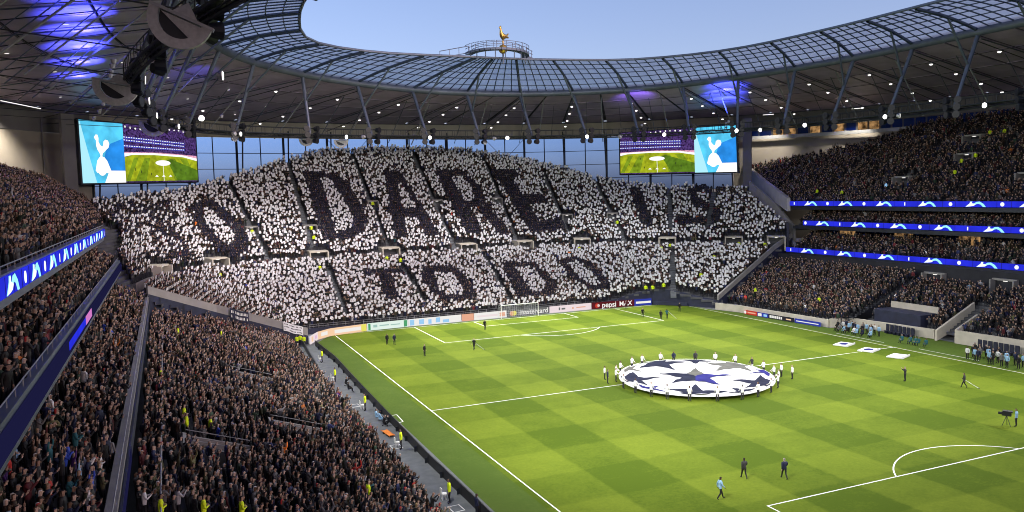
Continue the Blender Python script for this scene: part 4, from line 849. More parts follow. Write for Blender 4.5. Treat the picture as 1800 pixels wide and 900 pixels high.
for k in range(5): star(8.9*cos(va+2*pi*k/5), 8.9*sin(va+2*pi*k/5), 2.3, va+2*pi*k/5+pi, M[['cloth_navy', 'cloth_grey', 'cloth_blue', 'cloth_navy', 'cloth_blue'][k]])
b = MB(); b.add([(0, 0, .02), (1.69*cos(va+pi/5), 1.69*sin(va+pi/5), .02), (4.7*cos(va), 4.7*sin(va), .02), (1.69*cos(va-pi/5), 1.69*sin(va-pi/5), .02)], [(0, 2, 1), (0, 3, 2)]); link(laid(b, M['cloth_grey']), 'star_patch', bn)
b = MB(); b.add([(0, 0, .022), (1.69*cos(va-pi/5), 1.69*sin(va-pi/5), .022), (4.7*cos(va-2*pi/5), 4.7*sin(va-2*pi/5), .022), (1.69*cos(va-3*pi/5), 1.69*sin(va-3*pi/5), .022), (4.7*cos(va-4*pi/5), 4.7*sin(va-4*pi/5), .022), (1.69*cos(va-pi), 1.69*sin(va-pi), .022)], [(0, 1, 2), (0, 2, 3), (0, 3, 4), (0, 4, 5)]); link(laid(b, M['cloth_blue']), 'star_patch', bn)
for i, (x, y) in enumerate(((29.6, 4.7), (29.4, .1), (29.4, -4.7))):
    t = thing('display_mat', ['white display mat on the grass farthest from the camera of the three', 'white display mat lying across the halfway line near the touchline', 'white display mat on the grass nearest the camera of the three'][i], 'mat', (x, y, .02), .35)
    MB().prism([(-1.35, -1.0), (1.35, -1.0), (1.35, 1.0), (-1.35, 1.0)], lambda a, c, d: Vector((a, c, d)), .12).build('sheet', M['cloth'], t)
    MB().add([(.8*cos(a), .6*sin(a), .126) for a in np.linspace(0, 2*pi, 15)[:-1]], [tuple(range(14))]).build('emblem', M['cloth_blue' if i < 2 else 'cloth'], t)
    MB().box((0, -1.02, .12), (2.75, .06, .26)).build('front_fold', M['cloth'], t)

# ------------------------------------------------------------ golden cockerel on its walkway
wk = thing('roof_walkway', 'curved viewing walkway with railing at the roof edge below the golden cockerel', 'walkway', (-1, 56, 47.7))
arcp = [Vector((-1+5.6*cos(a), 57.0-2.8*sin(a), 48.6+.55*sin(a))) for a in np.linspace(.12*pi, .88*pi, 15)]
arcp = [Vector((6.0, 58.5, 48.2))]+[Vector((-1+5.6*cos(a), 58.2-4.2*sin(a), 48.5+.5*sin(a))) for a in np.linspace(.05, pi-.05, 19)]
b = MB()
for p, q in zip(arcp, arcp[1:]):
    d = (q-p).normalized(); nn = Vector((-d.y, d.x, 0))*.7; b.add([p+nn, q+nn, q-nn, p-nn, p+nn-Vector((0, 0, .4)), q+nn-Vector((0, 0, .4)), q-nn-Vector((0, 0, .4)), p-nn-Vector((0, 0, .4))], [(0, 1, 2, 3), (7, 6, 5, 4), (0, 4, 5, 1), (2, 6, 7, 3)])
under(b.build('deck', M['steel']), wk); b = MB()
for p, q in zip(arcp, arcp[1:]):
    d = (q-p).normalized(); nn = Vector((-d.y, d.x, 0))*.68
    for s in (1, -1):
        for h in (.6, 1.2): b.tube(p+nn*s+Vector((0, 0, h)), q+nn*s+Vector((0, 0, h)), .06, 4)
for p in arcp[::2]:
    for s in (1, -1): b.tube(p+nn*0+Vector((0, .68*s, 0)), p+Vector((0, .68*s, 1.2)), .06, 4)
    b.tube(p-Vector((0, 0, .3)), p-Vector((0, 0, 1.8)), .1, 5)
p = arcp[-1]; q = p+Vector((-5, 1.5, -.9))
for h in (0, 1.2): b.tube(p+Vector((0, 0, h)), q+Vector((0, 0, h)), .09, 4)
for k in range(4): b.tube(p.lerp(q, k/3), p.lerp(q, k/3)+Vector((0, 0, 1.2)), .06, 4)
under(b.build('railing', M['steel']), wk)

# ------------------------------------------------------------ figures grown on a skeleton
def skin_mesh(name, bones, rad, zone_of, mats, extra=None, sub=1):
    vid = {}; vs = []; es = []
    for a, c, zn in bones:
        for p in (a, c):
            if p not in vid: vid[p] = len(vs); vs.append(rad[p][0])
        es.append((vid[a], vid[c]))
    me = bpy.data.meshes.new(name); me.from_pydata(vs, es, []); o = bpy.data.objects.new('growth', me); COL.objects.link(o)
    o.modifiers.new('s', 'SKIN'); sv = me.skin_vertices[0].data
    for p, i in vid.items(): sv[i].radius = (rad[p][1], rad[p][2] if len(rad[p]) > 2 else rad[p][1]); sv[i].use_root = (i == 0)
    if sub: m2 = o.modifiers.new('u', 'SUBSURF'); m2.levels = m2.render_levels = sub
    bpy.context.view_layer.update(); out = bpy.data.meshes.new_from_object(o.evaluated_get(bpy.context.evaluated_depsgraph_get()))
    bpy.data.objects.remove(o); bpy.data.meshes.remove(me)
    V_ = [v.co.copy() for v in out.vertices]; F2 = [tuple(p.vertices) for p in out.polygons]; bpy.data.meshes.remove(out)
    Z = []
    for v in V_:
        best = min(bones, key=lambda b_: segdist3(v, Vector(rad[b_[0]][0]), Vector(rad[b_[1]][0]))-.5*min(rad[b_[0]][1], rad[b_[1]][1]))
        Z.append(zone_of(v, best[2]))
    if extra:
        for pts, fs, z in extra: o_ = len(V_); V_ += [Vector(p) for p in pts]; F2 += [tuple(o_+i for i in f) for f in fs]; Z += [z]*len(pts)
    me = bpy.data.meshes.new(name); me.from_pydata([tuple(v) for v in V_], [], F2); me.materials.append(mats)
    me.attributes.new('zone', 'FLOAT', 'POINT').data.foreach_set('value', [float(z) for z in Z]); me.polygons.foreach_set('use_smooth', [True]*len(F2)); me.update(); return me
def segdist3(p, a, c):
    d = c-a; t = max(0, min(1, (p-a).dot(d)/max(1e-9, d.length_squared))); return (p-a-d*t).length
def figure(pose, h=1.76):
    J = dict(pel=((0, 0, .95), .165, .13), chest=((0, .0, 1.26), .19, .145), neck=((0, .01, 1.5), .06), head=((0, .035, 1.63), .088, .105), crown=((0, .02, 1.73), .075, .085), nose=((0, .135, 1.62), .018))
    for s, n in ((-1, 'l'), (1, 'r')):
        J['sh'+n] = ((s*.2, 0, 1.42), .075); J['el'+n] = ((s*.27, -.02, 1.13), .052); J['wr'+n] = ((s*.27, .06, .9), .04); J['ha'+n] = ((s*.265, .1, .78), .042, .03); J['hp'+n] = ((s*.1, 0, .88), .095); J['kn'+n] = ((s*.11, .02, .5), .068); J['an'+n] = ((s*.11, -.02, .09), .048); J['to'+n] = ((s*.13, .15, .04), .04)
    def setp(n, el, wr, ha): J['el'+n] = (el, .052); J['wr'+n] = (wr, .04); J['ha'+n] = (ha, .042, .032)
    extra = []
    if pose == 'clap': setp('l', (-.3, .1, 1.17), (-.09, .33, 1.3), (-.02, .37, 1.4)); setp('r', (.3, .1, 1.17), (.09, .33, 1.3), (.02, .4, 1.4))
    if pose == 'raise': setp('l', (-.33, .08, 1.62), (-.26, .1, 1.9), (-.23, .12, 2.03)); setp('r', (.33, .08, 1.62), (.26, .1, 1.9), (.23, .12, 2.03))
    if pose == 'wave': setp('r', (.36, .1, 1.6), (.3, .14, 1.88), (.28, .16, 2.0))
    if pose == 'phone': setp('l', (-.26, .16, 1.22), (-.1, .36, 1.5), (-.04, .42, 1.58)); setp('r', (.26, .16, 1.22), (.1, .36, 1.5), (.04, .42, 1.58))
    if pose == 'fold': setp('l', (-.29, .06, 1.14), (.02, .2, 1.2), (.12, .17, 1.24)); setp('r', (.29, .06, 1.14), (-.02, .24, 1.16), (-.12, .2, 1.2))
    if pose == 'hold':  setp('l', (-.24, .12, 1.12), (-.2, .36, .98), (-.2, .46, .92)); setp('r', (.24, .12, 1.12), (.2, .36, .98), (.2, .46, .92))
    if pose == 'card':
        setp('l', (-.28, .16, 1.3), (-.22, .34, 1.52), (-.2, .4, 1.62)); setp('r', (.28, .16, 1.3), (.22, .34, 1.52), (.2, .4, 1.62))
    if pose == 'walk': J['knl'] = ((-.1, .17, .52), .068); J['anl'] = ((-.1, .27, .1), .048); J['tol'] = ((-.11, .44, .09), .04); J['knr'] = ((.1, -.02, .5), .068); J['anr'] = ((.1, -.28, .14), .048); J['tor'] = ((.11, -.16, .04), .04); setp('l', (-.27, -.12, 1.15), (-.26, -.1, .9), (-.25, -.05, .8)); setp('r', (.27, .06, 1.15), (.24, .24, .98), (.22, .3, .9))
    if pose == 'sit':
        dz = -.48
        for k in list(J):
            v = J[k]
            if k[:2] not in ('kn', 'an', 'to'): J[k] = ((v[0][0], v[0][1], v[0][2]+dz), *v[1:])
        for s, n in ((-1, 'l'), (1, 'r')): J['kn'+n] = ((s*.15, .44, .47), .07); J['an'+n] = ((s*.14, .42, .09), .048); J['to'+n] = ((s*.15, .58, .04), .04); setp(n, (s*.28, .08, .68), (s*.17, .3, .58), (s*.1, .38, .56))
    if pose == 'crouch':
        dz = -.5
        for k in list(J):
            v = J[k]
            if k[:2] not in ('kn', 'an', 'to'): J[k] = ((v[0][0], v[0][1]+(.12 if v[0][2] > 1.2 else 0), v[0][2]+dz-(.05 if v[0][2] > 1.2 else 0)), *v[1:])
        for s, n in ((-1, 'l'), (1, 'r')): J['kn'+n] = ((s*.16, .38, .5 if s > 0 else .14), .07); J['an'+n] = ((s*.14, .3 if s > 0 else -.12, .09), .048); J['to'+n] = ((s*.14, .42 if s > 0 else -.02, .04), .04); setp(n, (s*.26, .24, .72), (s*.12, .42, .92), (s*.05, .48, 1.0))
    B = [('pel', 'chest', 1), ('chest', 'neck', 1), ('neck', 'head', 2), ('head', 'crown', 3)]
    for n in 'lr': B += [('chest', 'sh'+n, 1), ('sh'+n, 'el'+n, 1), ('el'+n, 'wr'+n, 1), ('wr'+n, 'ha'+n, 2), ('pel', 'hp'+n, 0), ('hp'+n, 'kn'+n, 0), ('kn'+n, 'an'+n, 0), ('an'+n, 'to'+n, 0)]
    hz = J['head'][0]
    def zone(v, z):
        if z in (2, 3) and (v-Vector(hz)).length < .24 and v.z > hz[2]-.14: return 3 if (v.z > hz[2]+.075 or v.y < hz[1]-.03) else 2
        if z == 2 and (v-Vector(hz)).length < .3: return 2 if v.z > J['neck'][0][2]-.02 else 1
        if z == 0 and v.z > J['pel'][0][2]-.1: return 1
        return z
    hx, hy, hz2 = hz                              # a nose and ears, joined to the head surface
    extra.append(([(hx-.022, hy+.088, hz2-.02), (hx+.022, hy+.088, hz2-.02), (hx, hy+.135, hz2-.015), (hx, hy+.09, hz2+.045)], [(0, 1, 2), (0, 2, 3), (1, 3, 2)], 2))
    for s in (-1, 1):
        extra.append(([(hx+s*.09, hy+.02, hz2+.03), (hx+s*.12, hy-.005, hz2+.03), (hx+s*.115, hy-.005, hz2-.035), (hx+s*.09, hy+.02, hz2-.035)], [(0, 1, 2, 3)], 2))
        extra.append(([(hx+s*.036-.014, hy+.094, hz2+.03), (hx+s*.036+.014, hy+.094, hz2+.03), (hx+s*.036+.014, hy+.09, hz2+.045), (hx+s*.036-.014, hy+.09, hz2+.045)], [(0, 1, 2, 3)], 3))
        ha, wr = Vector(J['ha'+('r' if s > 0 else 'l')][0]), Vector(J['wr'+('r' if s > 0 else 'l')][0]); d = (ha-wr).normalized(); sd = d.cross(Vector((0, 1, .3))).normalized(); up = d.cross(sd)
        for f in range(5):                        # five short fingers at each hand, the thumb from the side of the palm
            ln = (.075, .085, .08, .06, .05)[f]; base = ha+d*(.02 if f < 4 else -.02)+sd*((f-1.5)*.019 if f < 4 else .04*-s); dd = (d*.9+up*.25*(1 if f % 2 else .6)) if f < 4 else (d*.6-sd*s*.7)
            tip = base+dd.normalized()*ln; w = .008
            ps_ = [base+sd*w+up*w, base-sd*w+up*w, base-sd*w-up*w, base+sd*w-up*w, tip+sd*w*.7, tip-sd*w*.7]
            extra.append((ps_, [(0, 1, 5, 4), (2, 3, 4, 5), (1, 2, 5), (3, 0, 4)], 2))
    return skin_mesh('person', B, {k: v for k, v in J.items()}, zone, M['person'], extra)
FIG = {p: figure(p) for p in ('stand', 'clap', 'raise', 'wave', 'phone', 'fold', 'hold', 'card', 'walk', 'sit', 'crouch')}

# golden cockerel
bones = [('tail3', 'tail2', 0), ('tail2', 'body', 0), ('tail1', 'body', 0), ('body', 'breast', 0), ('breast', 'neck', 0), ('neck', 'head', 0), ('head', 'beak', 0), ('body', 'leg', 0), ('leg', 'foot', 0), ('head', 'comb', 0)]
rad = dict(body=((.25, 0, 1.55), .5, .42), breast=((-.35, 0, 1.8), .46, .42), neck=((-.5, 0, 2.6), .2), head=((-.55, 0, 3.15), .17), beak=((-.95, 0, 3.1), .05), comb=((-.42, 0, 3.42), .08), tail2=((.95, 0, 1.75), .26, .16), tail3=((1.5, 0, 2.25), .2, .12), tail1=((1.55, 0, 1.5), .17, .12), leg=((0, 0, .8), .13), foot=((0, 0, .05), .17))
ck = thing('cockerel_statue', 'golden cockerel standing on a gold ball above the roof edge', 'statue', (-1.2, 54.6, 47.9))
me = skin_mesh('cockerel', bones, rad, lambda v, z: 0, M['gold']); o = link(me, 'cockerel', ck, (0, 0, 1.65), .42)
bmm = bmesh.new(); bmesh.ops.create_uvsphere(bmm, u_segments=20, v_segments=12, radius=.82); me = bpy.data.meshes.new('ball'); bmm.to_mesh(me); bmm.free(); me.materials.append(M['gold']); me.polygons.foreach_set('use_smooth', [True]*len(me.polygons)); link(me, 'ball', ck, (0, 0, .95)); MB().tube((0, 0, -1.6), (0, 0, .2), .16, 8).build('pole', M['steel'], ck)

# ------------------------------------------------------------ people by name
CL = {'black': (.010, .010, .012), 'charcoal': (.03, .03, .032), 'navy': (.012, .016, .045), 'dark brown': (.04, .022, .014), 'dark green': (.014, .026, .016), 'maroon': (.07, .012, .016), 'grey': (.12, .12, .125), 'olive': (.05, .048, .022), 'white': (.62, .62, .62), 'pale blue': (.25, .42, .6), 'bright blue': (.03, .07, .45), 'red': (.42, .025, .02), 'orange': (.6, .17, .03), 'purple': (.08, .03, .16), 'yellow': (.62, .72, .02), 'beige': (.34, .26, .17), 'hi-vis yellow': (.62, .80, .015), 'teal': (.02, .1, .12)}
HR = {'black hair': (.012, .01, .009), 'brown hair': (.055, .03, .016), 'blond hair': (.2, .14, .07), 'grey hair': (.17, .165, .16), 'a bald head': (.3, .19, .14), 'a white hat': (.5, .5, .5), 'a navy hat': (.015, .018, .06), 'a red hat': (.42, .03, .03), 'a black hood': (.01, .01, .011)}
SK = [(.36, .24, .18), (.29, .19, .14), (.24, .15, .11), (.1, .058, .036), (.42, .3, .24)]
def person(pose, loc, rz, coat, hair, label, cat='person', group=None, legs=(.012, .012, .016), sc=1.0):
    o = link(FIG[pose], 'person', None, loc, rz); o.scale = (sc, sc, sc)
    o['coat'] = list(CL[coat]); o['hair'] = list(HR[hair]); o['legs'] = list(legs); o['skin'] = list(SK[rng.integers(0, 5)]); o['card'] = [.8, .8, .8]
    o['label'] = label; o['category'] = cat
    if group: o['group'] = group
    return o
def face(x, y, tx, ty): return math.atan2(ty-y, tx-x)-pi/2
# carriers round the banner, placed by the clock as the camera sees it
hours = ['twelve', 'one', 'two', 'three', 'four', 'five', 'six', 'seven', 'eight', 'nine', 'ten', 'eleven']
OFFS = [(0, 0, 'white'), (.45, 0, 'white')]
n_ = 0
for hh in range(12):
    for half in (0, 1):
        c = hh+half*.5; a = va-c*pi/6+rng.normal(0, .035); r = BR_+.42; x, y = BC.x+r*cos(a), BC.y+r*sin(a)
        coat = 'white'; legs = (.02, .02, .025)
        if (hh, half) == (11, 1): coat = 'navy'
        if (hh, half) == (0, 0): coat = 'charcoal'
        if (hh, half) == (1, 1): coat = 'charcoal'; legs = (.5, .5, .5)
        person('hold', (x, y, 0.005), face(x, y, BC.x, BC.y), coat, ['brown hair', 'black hair', 'blond hair'][n_ % 3], 'banner carrier in %s top at the %s%s edge of the round banner' % (coat, 'half past ' if half else '', hours[hh]+("" if half else " o'clock")), 'person', 'people holding the round banner', legs, 1.0); n_ += 1
for x, y, coat, hair, lab in ((-10.9, 3.1, 'white', 'brown hair', 'banner carrier in white top standing outermost at the left tip of the banner'), (-11.6, 1.2, 'navy', 'black hair', 'figure in navy top behind the left tip of the banner'), (8.3, -6.1, 'white', 'black hair', 'banner carrier in white top standing outermost at the right tip of the banner'), (8.6, -7.6, 'white', 'blond hair', 'blond banner carrier crowded at the right tip of the banner')):
    person('stand', (x, y, .005), face(x, y, BC.x, BC.y), coat, hair, lab, 'person', 'people holding the round banner')
for pose, x, y, tx, ty, coat, hair, lab in (
    ('walk', -18.1, -31, -16, -20, 'charcoal', 'black hair', 'person in dark coat walking on the grass left of the one in grey blue'), ('walk', -15.4, -32.5, -12, -20, 'navy', 'grey hair', 'grey haired person in navy coat walking towards the near penalty arc'), ('walk', -22.4, -33.5, -12, -36, 'pale blue', 'black hair', 'person in pale blue bib walking nearest the camera on the pitch'),
    ('phone', 19, -14.6, 0, -3, 'charcoal', 'grey hair', 'person in charcoal coat standing right of the round banner'), ('walk', 21.9, -19.9, 14, -5, 'charcoal', 'black hair', 'person in dark coat carrying a pole near the right touchline'), ('stand', 13.1, -31.8, 0, -3, 'pale blue', 'black hair', 'camera operator in pale blue bib at the right edge of the grass'),
    ('stand', -26, 27.9, -20, 20, 'black', 'brown hair', 'player in black kit standing alone on the left of the penalty box'), ('walk', -18.2, 28.5, -30, 20, 'black', 'black hair', 'person in black carrying a stick outside the far penalty box'), ('stand', -10.5, 43.6, -8, 30, 'black', 'black hair', 'person in black inside the far penalty box left of the arc'),
    ('stand', -28.5, 39.2, -20, 20, 'black', 'black hair', 'left figure of the dark pair near the far left corner'), ('stand', -27.5, 38.6, -20, 20, 'navy', 'grey hair', 'right figure of the dark pair near the far left corner'), ('stand', 18.9, 40.7, 0, 0, 'black', 'grey hair', 'person in black on the right edge of the far penalty box'), ('walk', 20.2, 36.9, 0, 0, 'black', 'black hair', 'person in black at the right corner of the far penalty box'), ('phone', 21.8, 37.4, 0, 0, 'teal', 'black hair', 'person in dark teal holding a tripod by the penalty box corner'),
    ('stand', 28.3, 42.7, 10, 20, 'black', 'grey hair', 'person in black alone near the far right corner'), ('stand', 22.0, 51.2, 10, 20, 'maroon', 'black hair', 'person in dark red standing before the lettered dark red board')):
    person(pose, (x, y, .005), face(x, y, tx, ty), coat, hair, lab)
# things held or standing on the grass
def pole(p, q, r, label, m='steel_pale'): t = thing('pole', label, 'pole', p); MB().tube((0, 0, 0), Vector(q)-Vector(p), r, 6).build('shaft', M[m], t); MB().tube(Vector(q)-Vector(p), (Vector(q)-Vector(p))*1.06, r*2.2, 6).build('tip', M['rubber'], t)
pole((22.05, -19.6, 1.0), (23.0, -20.8, .05), .03, 'pale pole held low by the dark coated person near the right touchline'); pole((-18.0, 28.4, 1.0), (-16.9, 27.8, .05), .03, 'pale stick held by the person in black outside the far box'); pole((22.0, 37.2, 1.3), (23.0, 36.2, .03), .03, 'leg of a tripod beside the person in teal')
t = thing('field_camera', 'black covered television camera on legs at the right edge of the grass', 'camera', (12.6, -31.2, 0), .5); t.scale = (.8, .8, .8); MB().box((0, 0, 1.45), (.5, .95, .45)).build('body', M['rubber'], t); MB().tube((0, .45, 1.45), (0, .85, 1.45), .16, 10).build('lens', M['speaker'], t)
for a in (0, 2.1, 4.2): MB().tube((0, 0, 1.25), (.5*cos(a), .5*sin(a), 0), .035, 5).build('leg', M['steel_dark'], t)
MB().box((0, -.1, 1.75), (.62, 1.0, .14)).build('rain_cover', M['rubber'], t)
# stewards along the left track with their stools and mats
seq = ['first', 'second', 'third', 'fourth', 'fifth', 'sixth']
stool = None
for i, (x, y) in enumerate(((-40.6, 18.2), (-40.3, 3.4), (-40.4, -11.1), (-40.6, -25.0), (-39.9, 31))):
    person('stand', (x, y, 0), face(x, y, -55, y+3), 'hi-vis yellow', 'black hair', 'steward in yellow jacket on the grey track, %s along from the camera end' % ['fourth', 'third', 'second', 'first', 'last'][i], 'steward', 'stewards on the left track', sc=1.1)
    lab = 'white stool on the track behind the %s steward counted from the camera end' % ['fourth', 'third', 'second', 'first', 'fifth'][i]
    t = thing('stool', lab, 'stool', (x-.15, y+.9, 0)); MB().tube((0, 0, .42), (0, 0, .5), .24, 10).build('seat', M['white'], t)
    for a in range(4): MB().tube((.14*cos(a*pi/2+.8), .14*sin(a*pi/2+.8), .42), (.2*cos(a*pi/2+.8), .2*sin(a*pi/2+.8), 0), .03, 5).build('leg', M['white'], t)
    MB().box((-.2, 0, .72), (.05, .4, .42)).build('backrest', M['white'], t)
for i, (x, y) in enumerate(((-41.0+.15, 6.0), (-40.6, -10.1), (-40.5, -26.2))):
    t = thing('floor_mat', ['white edged mat on the track farthest from the camera', 'white edged mat on the track beside the second steward', 'white edged mat on the track nearest the camera'][i], 'mat', (x, y, 0), .05)
    MB().box((0, 0, .012), (.8, 1.1, .02)).build('sheet', M['track'], t)
    for sx, sy, wx, wy in ((0, .57, .94, .07), (0, -.57, .94, .07), (.43, 0, .07, 1.07), (-.43, 0, .07, 1.07)): MB().box((sx, sy, .014), (wx, wy, .026)).build('edging', M['white'], t)
t = thing('stretcher', 'orange stretcher lying on the track behind the black hoarding', 'stretcher', (-40.35, -6.2, 0), .1); MB().box((0, 0, .2), (.5, 1.9, .06)).build('bed', M['orange'], t)
for s in (-1, 1): MB().tube((s*.27, -1.2, .22), (s*.27, 1.2, .22), .035, 6).build('rail', M['orange'], t); MB().box((0, s*.7, .09), (.5, .06, .17)).build('foot', M['steel_dark'], t)
for pose, x, y, coat, hair, lab in (('sit', -40.2, -1.0, 'pale blue', 'black hair', 'seated photographer in pale blue bib on the track, nearer the coaching box'), ('sit', -40.1, -2.0, 'pale blue', 'brown hair', 'seated photographer in pale blue bib and brown hair beside the orange stretcher'), ('crouch', -40.0, -3.2, 'black', 'black hair', 'crouching person in black next to the seated photographers on the track'), ('sit', -40.2, 12.3, 'black', 'grey hair', 'grey haired person in black sitting on the far part of the track'), ('crouch', -39.9, 15.5, 'black', 'black hair', 'person in black crouching on the track behind the hoarding'), ('stand', -39.7, -28.3, 'navy', 'black hair', 'person in navy at the bottom edge of the track')):
    person(pose, (x, y, 0 if pose != 'sit' else .05), face(x, y, -20, y), coat, hair, lab)
cn = 0
for x, y, lab in ((-41.2, 45.2, 'left'), (-40.6, 45.9, 'middle'), (-40.2, 44.6, 'right'), (-39.9, 46.6, 'rear')):
    person('stand', (x, y, 0), face(x, y, -60, 10), 'hi-vis yellow', 'black hair', '%s steward of the yellow group at the near end of the goal line boards' % lab, 'steward', 'stewards at the left corner')
# stewards in the stands
STW = dict(S=[(-60.5, 42.7), (-58.3, 57), (-57.3, 59.6), (-50.6, 66.6), (-43.4, 83), (-31.8, 84.1), (-31.8, 81.4), (-32.6, 71.8), (-19.1, 73.6), (-16.6, 72.7), (-17.3, 91), (-52.6, 47.6), (-49.7, 47.6), (27.6, 53.0), (28.7, 52.2), (30.8, 51.5), (35.2, 76.1), (23.2, 72.2), (39.8, 62.1), (37.7, 62.4), (51.2, 53.7), (55.1, 50.3), (44.3, 53.1), (38.5, 49.8)],
           W=[(44.2, 50, 4), (43.2, 39.3, 4), (52.6, 42.2, 4), (43.2, 23.2, 4), (53.7, 14.7, 3), (45.6, -4, 3), (46, -4.8, 3), (46.2, -6.2, 3), (45.8, -5.6, 3), (47.1, -5.5, 3), (45.3, -7.1, 3), (45.3, -10.1, 3), (82.8, 21.3, 8), (82.8, 18.5, 8), (75.5, 18.7, 8), (74, 20.3, 8), (70.6, 19, 8), (65.6, 46.6, 8), (65.1, 39.5, 8)],
           E=[(-58.3, -19.5), (-58.4, -17), (-56.7, -19.1), (-53, 29.3), (-58.2, 23.5), (-60, -4.6), (-47.6, -29.2), (-59.9, -37.4), (-57.9, -36.6), (-56.0, -36.0)])
SL = ['on top of the grey sloping wall by the left corner', 'at the leftmost stair opening, lower of two', 'just above the leftmost stair opening', 'beside the second stair opening from the left', 'above the small opening at the dark letter on the far left', 'over the small opening left of the letter D', 'below the small opening left of the letter D', 'in front of the third stair opening from the left', 'left of the pair at the fourth stair opening', 'right of the pair at the fourth stair opening', 'at the small opening between the letters D and A', 'beside the blue flag on the sloping wall', 'on the sloping wall halfway down to the pitch', 'leftmost of three at the right front corner of the white crowd', 'middle of three at the right front corner of the white crowd', 'rightmost of three at the right front corner of the white crowd', 'at the small opening under the letter I', 'in the cross aisle below the letter E', 'right of the pair at the stair opening under the letter I', 'left of the pair at the stair opening under the letter I', 'in the cross aisle under the letter S', 'at the stair opening next to the right stand', 'in the lower white crowd near the right sloping wall', 'at the foot of the right sloping wall']
WL = ['at the far front corner of the right lower tier', 'at the far end of the pale front wall', 'high in the right lower tier under the lowest ribbon', 'at the pale front wall beside the dugouts', 'at a stair opening in the middle of the right lower tier', 'first in the cluster above the tunnel, far left', 'second in the cluster above the tunnel', 'third in the cluster above the tunnel', 'lowest in the cluster above the tunnel', 'uppermost in the cluster above the tunnel', 'behind the slanted tunnel wall', 'nearest the right edge above the dugout wall', 'upper left of the pair high in the right upper tier', 'upper right of the pair high in the right upper tier', 'near the middle opening of the right upper tier, upper', 'near the middle opening of the right upper tier, lower', 'at the middle opening of the right upper tier', 'at the far left opening of the right upper tier', 'near the top ribbon board at the far opening']
EL = ['left of a close trio in the lower left stand', 'rear of a close trio in the lower left stand', 'right of a close trio in the lower left stand', 'nearest the dark recess below the sloping wall', 'in the far half of the lower left stand', 'against the white handrail of the lower left stand', 'by the track side in the lower left stand', 'leftmost of three in the bottom row of the photo', 'middle of three in the bottom row of the photo', 'rightmost of three in the bottom row of the photo']
TAKEN = []
for (x, y), lab in zip(STW['S'], SL): z = Zof(Dof(x, y)); n2 = normal_at(x, y); person('stand', (x, y, z+.02), math.atan2(n2.y, n2.x)-pi/2, 'hi-vis yellow', 'black hair', 'steward in yellow '+lab, 'steward', 'stewards in the far stand', sc=1.1); TAKEN.append((x, y))
for (x, y, ti), lab in zip(STW['W'], WL): person('stand', (x, y, ez(x, ti)+.15), pi/2, 'hi-vis yellow', 'black hair', 'steward in yellow '+lab, 'steward', 'stewards in the right stand', sc=1.1); TAKEN.append((x, y))
for i, ((x, y), lab) in enumerate(zip(STW['E'], EL)): person('fold' if i > 6 else 'stand', (x, y, ez(x, 0)+.1), -pi/2 if i < 7 else -pi/2, 'hi-vis yellow', 'black hair', 'steward in yellow '+lab, 'steward', 'stewards in the left stand', sc=1.12); TAKEN.append((x, y))
# photographers and substitutes in front of the right stand
rowsP = [('left group by the tunnel', 36.9, 13.6, -.95, 8, 'sit', 'mixed'), ('left group by the tunnel', 37.9, 13.3, -.9, 8, 'stand', 'mixed'), ('back row by the tunnel', 38.8, 13.0, -.9, 8, 'stand', 'mixed'), ('middle group by the slanted wall', 37.9, 1.4, -.85, 5, 'sit', 'teal'), ('front row by the right dugout', 35.6, -10.2, -.95, 8, 'stand', 'mixed'), ('middle row by the right dugout', 36.8, -9.8, -.95, 8, 'stand', 'mixed'), ('back row by the right dugout', 38.2, -9.2, -.8, 5, 'stand', 'black')]
on_ = ['first', 'second', 'third', 'fourth', 'fifth', 'sixth', 'seventh', 'eighth']
for gname, x, y, dy, n_, pose, coat in rowsP:
    for k in range(n_):
        row = {'sit': 'seated', 'stand': 'standing'}[pose]; cc = coat if coat != 'mixed' else ['pale blue', 'black', 'white', 'pale blue', 'navy', 'pale blue', 'black', 'grey'][(k+int(x*3)) % 8]
        xx, yy = x+rng.normal(0, .3), y+dy*k+rng.normal(0, .2)
        person(pose, (xx, yy, .03 if pose == 'sit' else .005), face(xx, yy, 0, yy), cc, ['black hair', 'brown hair', 'grey hair'][k % 3], '%s %s person from the left in %s, %s%s' % (on_[k], row, 'black' if cc == 'black' else cc, '', gname), 'person', 'people in the '+gname)
bs = thing('dugout_seats', 'row of tall dark dugout seats in front of the slanted tunnel wall', 'seats', (41.6, 2, 0))
sm_ = MB().box((0, 0, .35), (.55, .55, .12)).box((.28, 0, .85), (.12, .55, 1.1)).box((0, 0, .17), (.4, .4, .32)).mesh('dugout_seat', M['seat'])
for k in range(7): link(sm_, 'dugout_seat', bs, (.4, 6.2-.75*k, 0))
bs2 = thing('dugout_seats', 'row of tall dark dugout seats before the pale wall at the right edge', 'seats', (41.6, -9, 0))
for k in range(8): link(sm_, 'dugout_seat', bs2, (.6, 2.2-.75*k, 0))
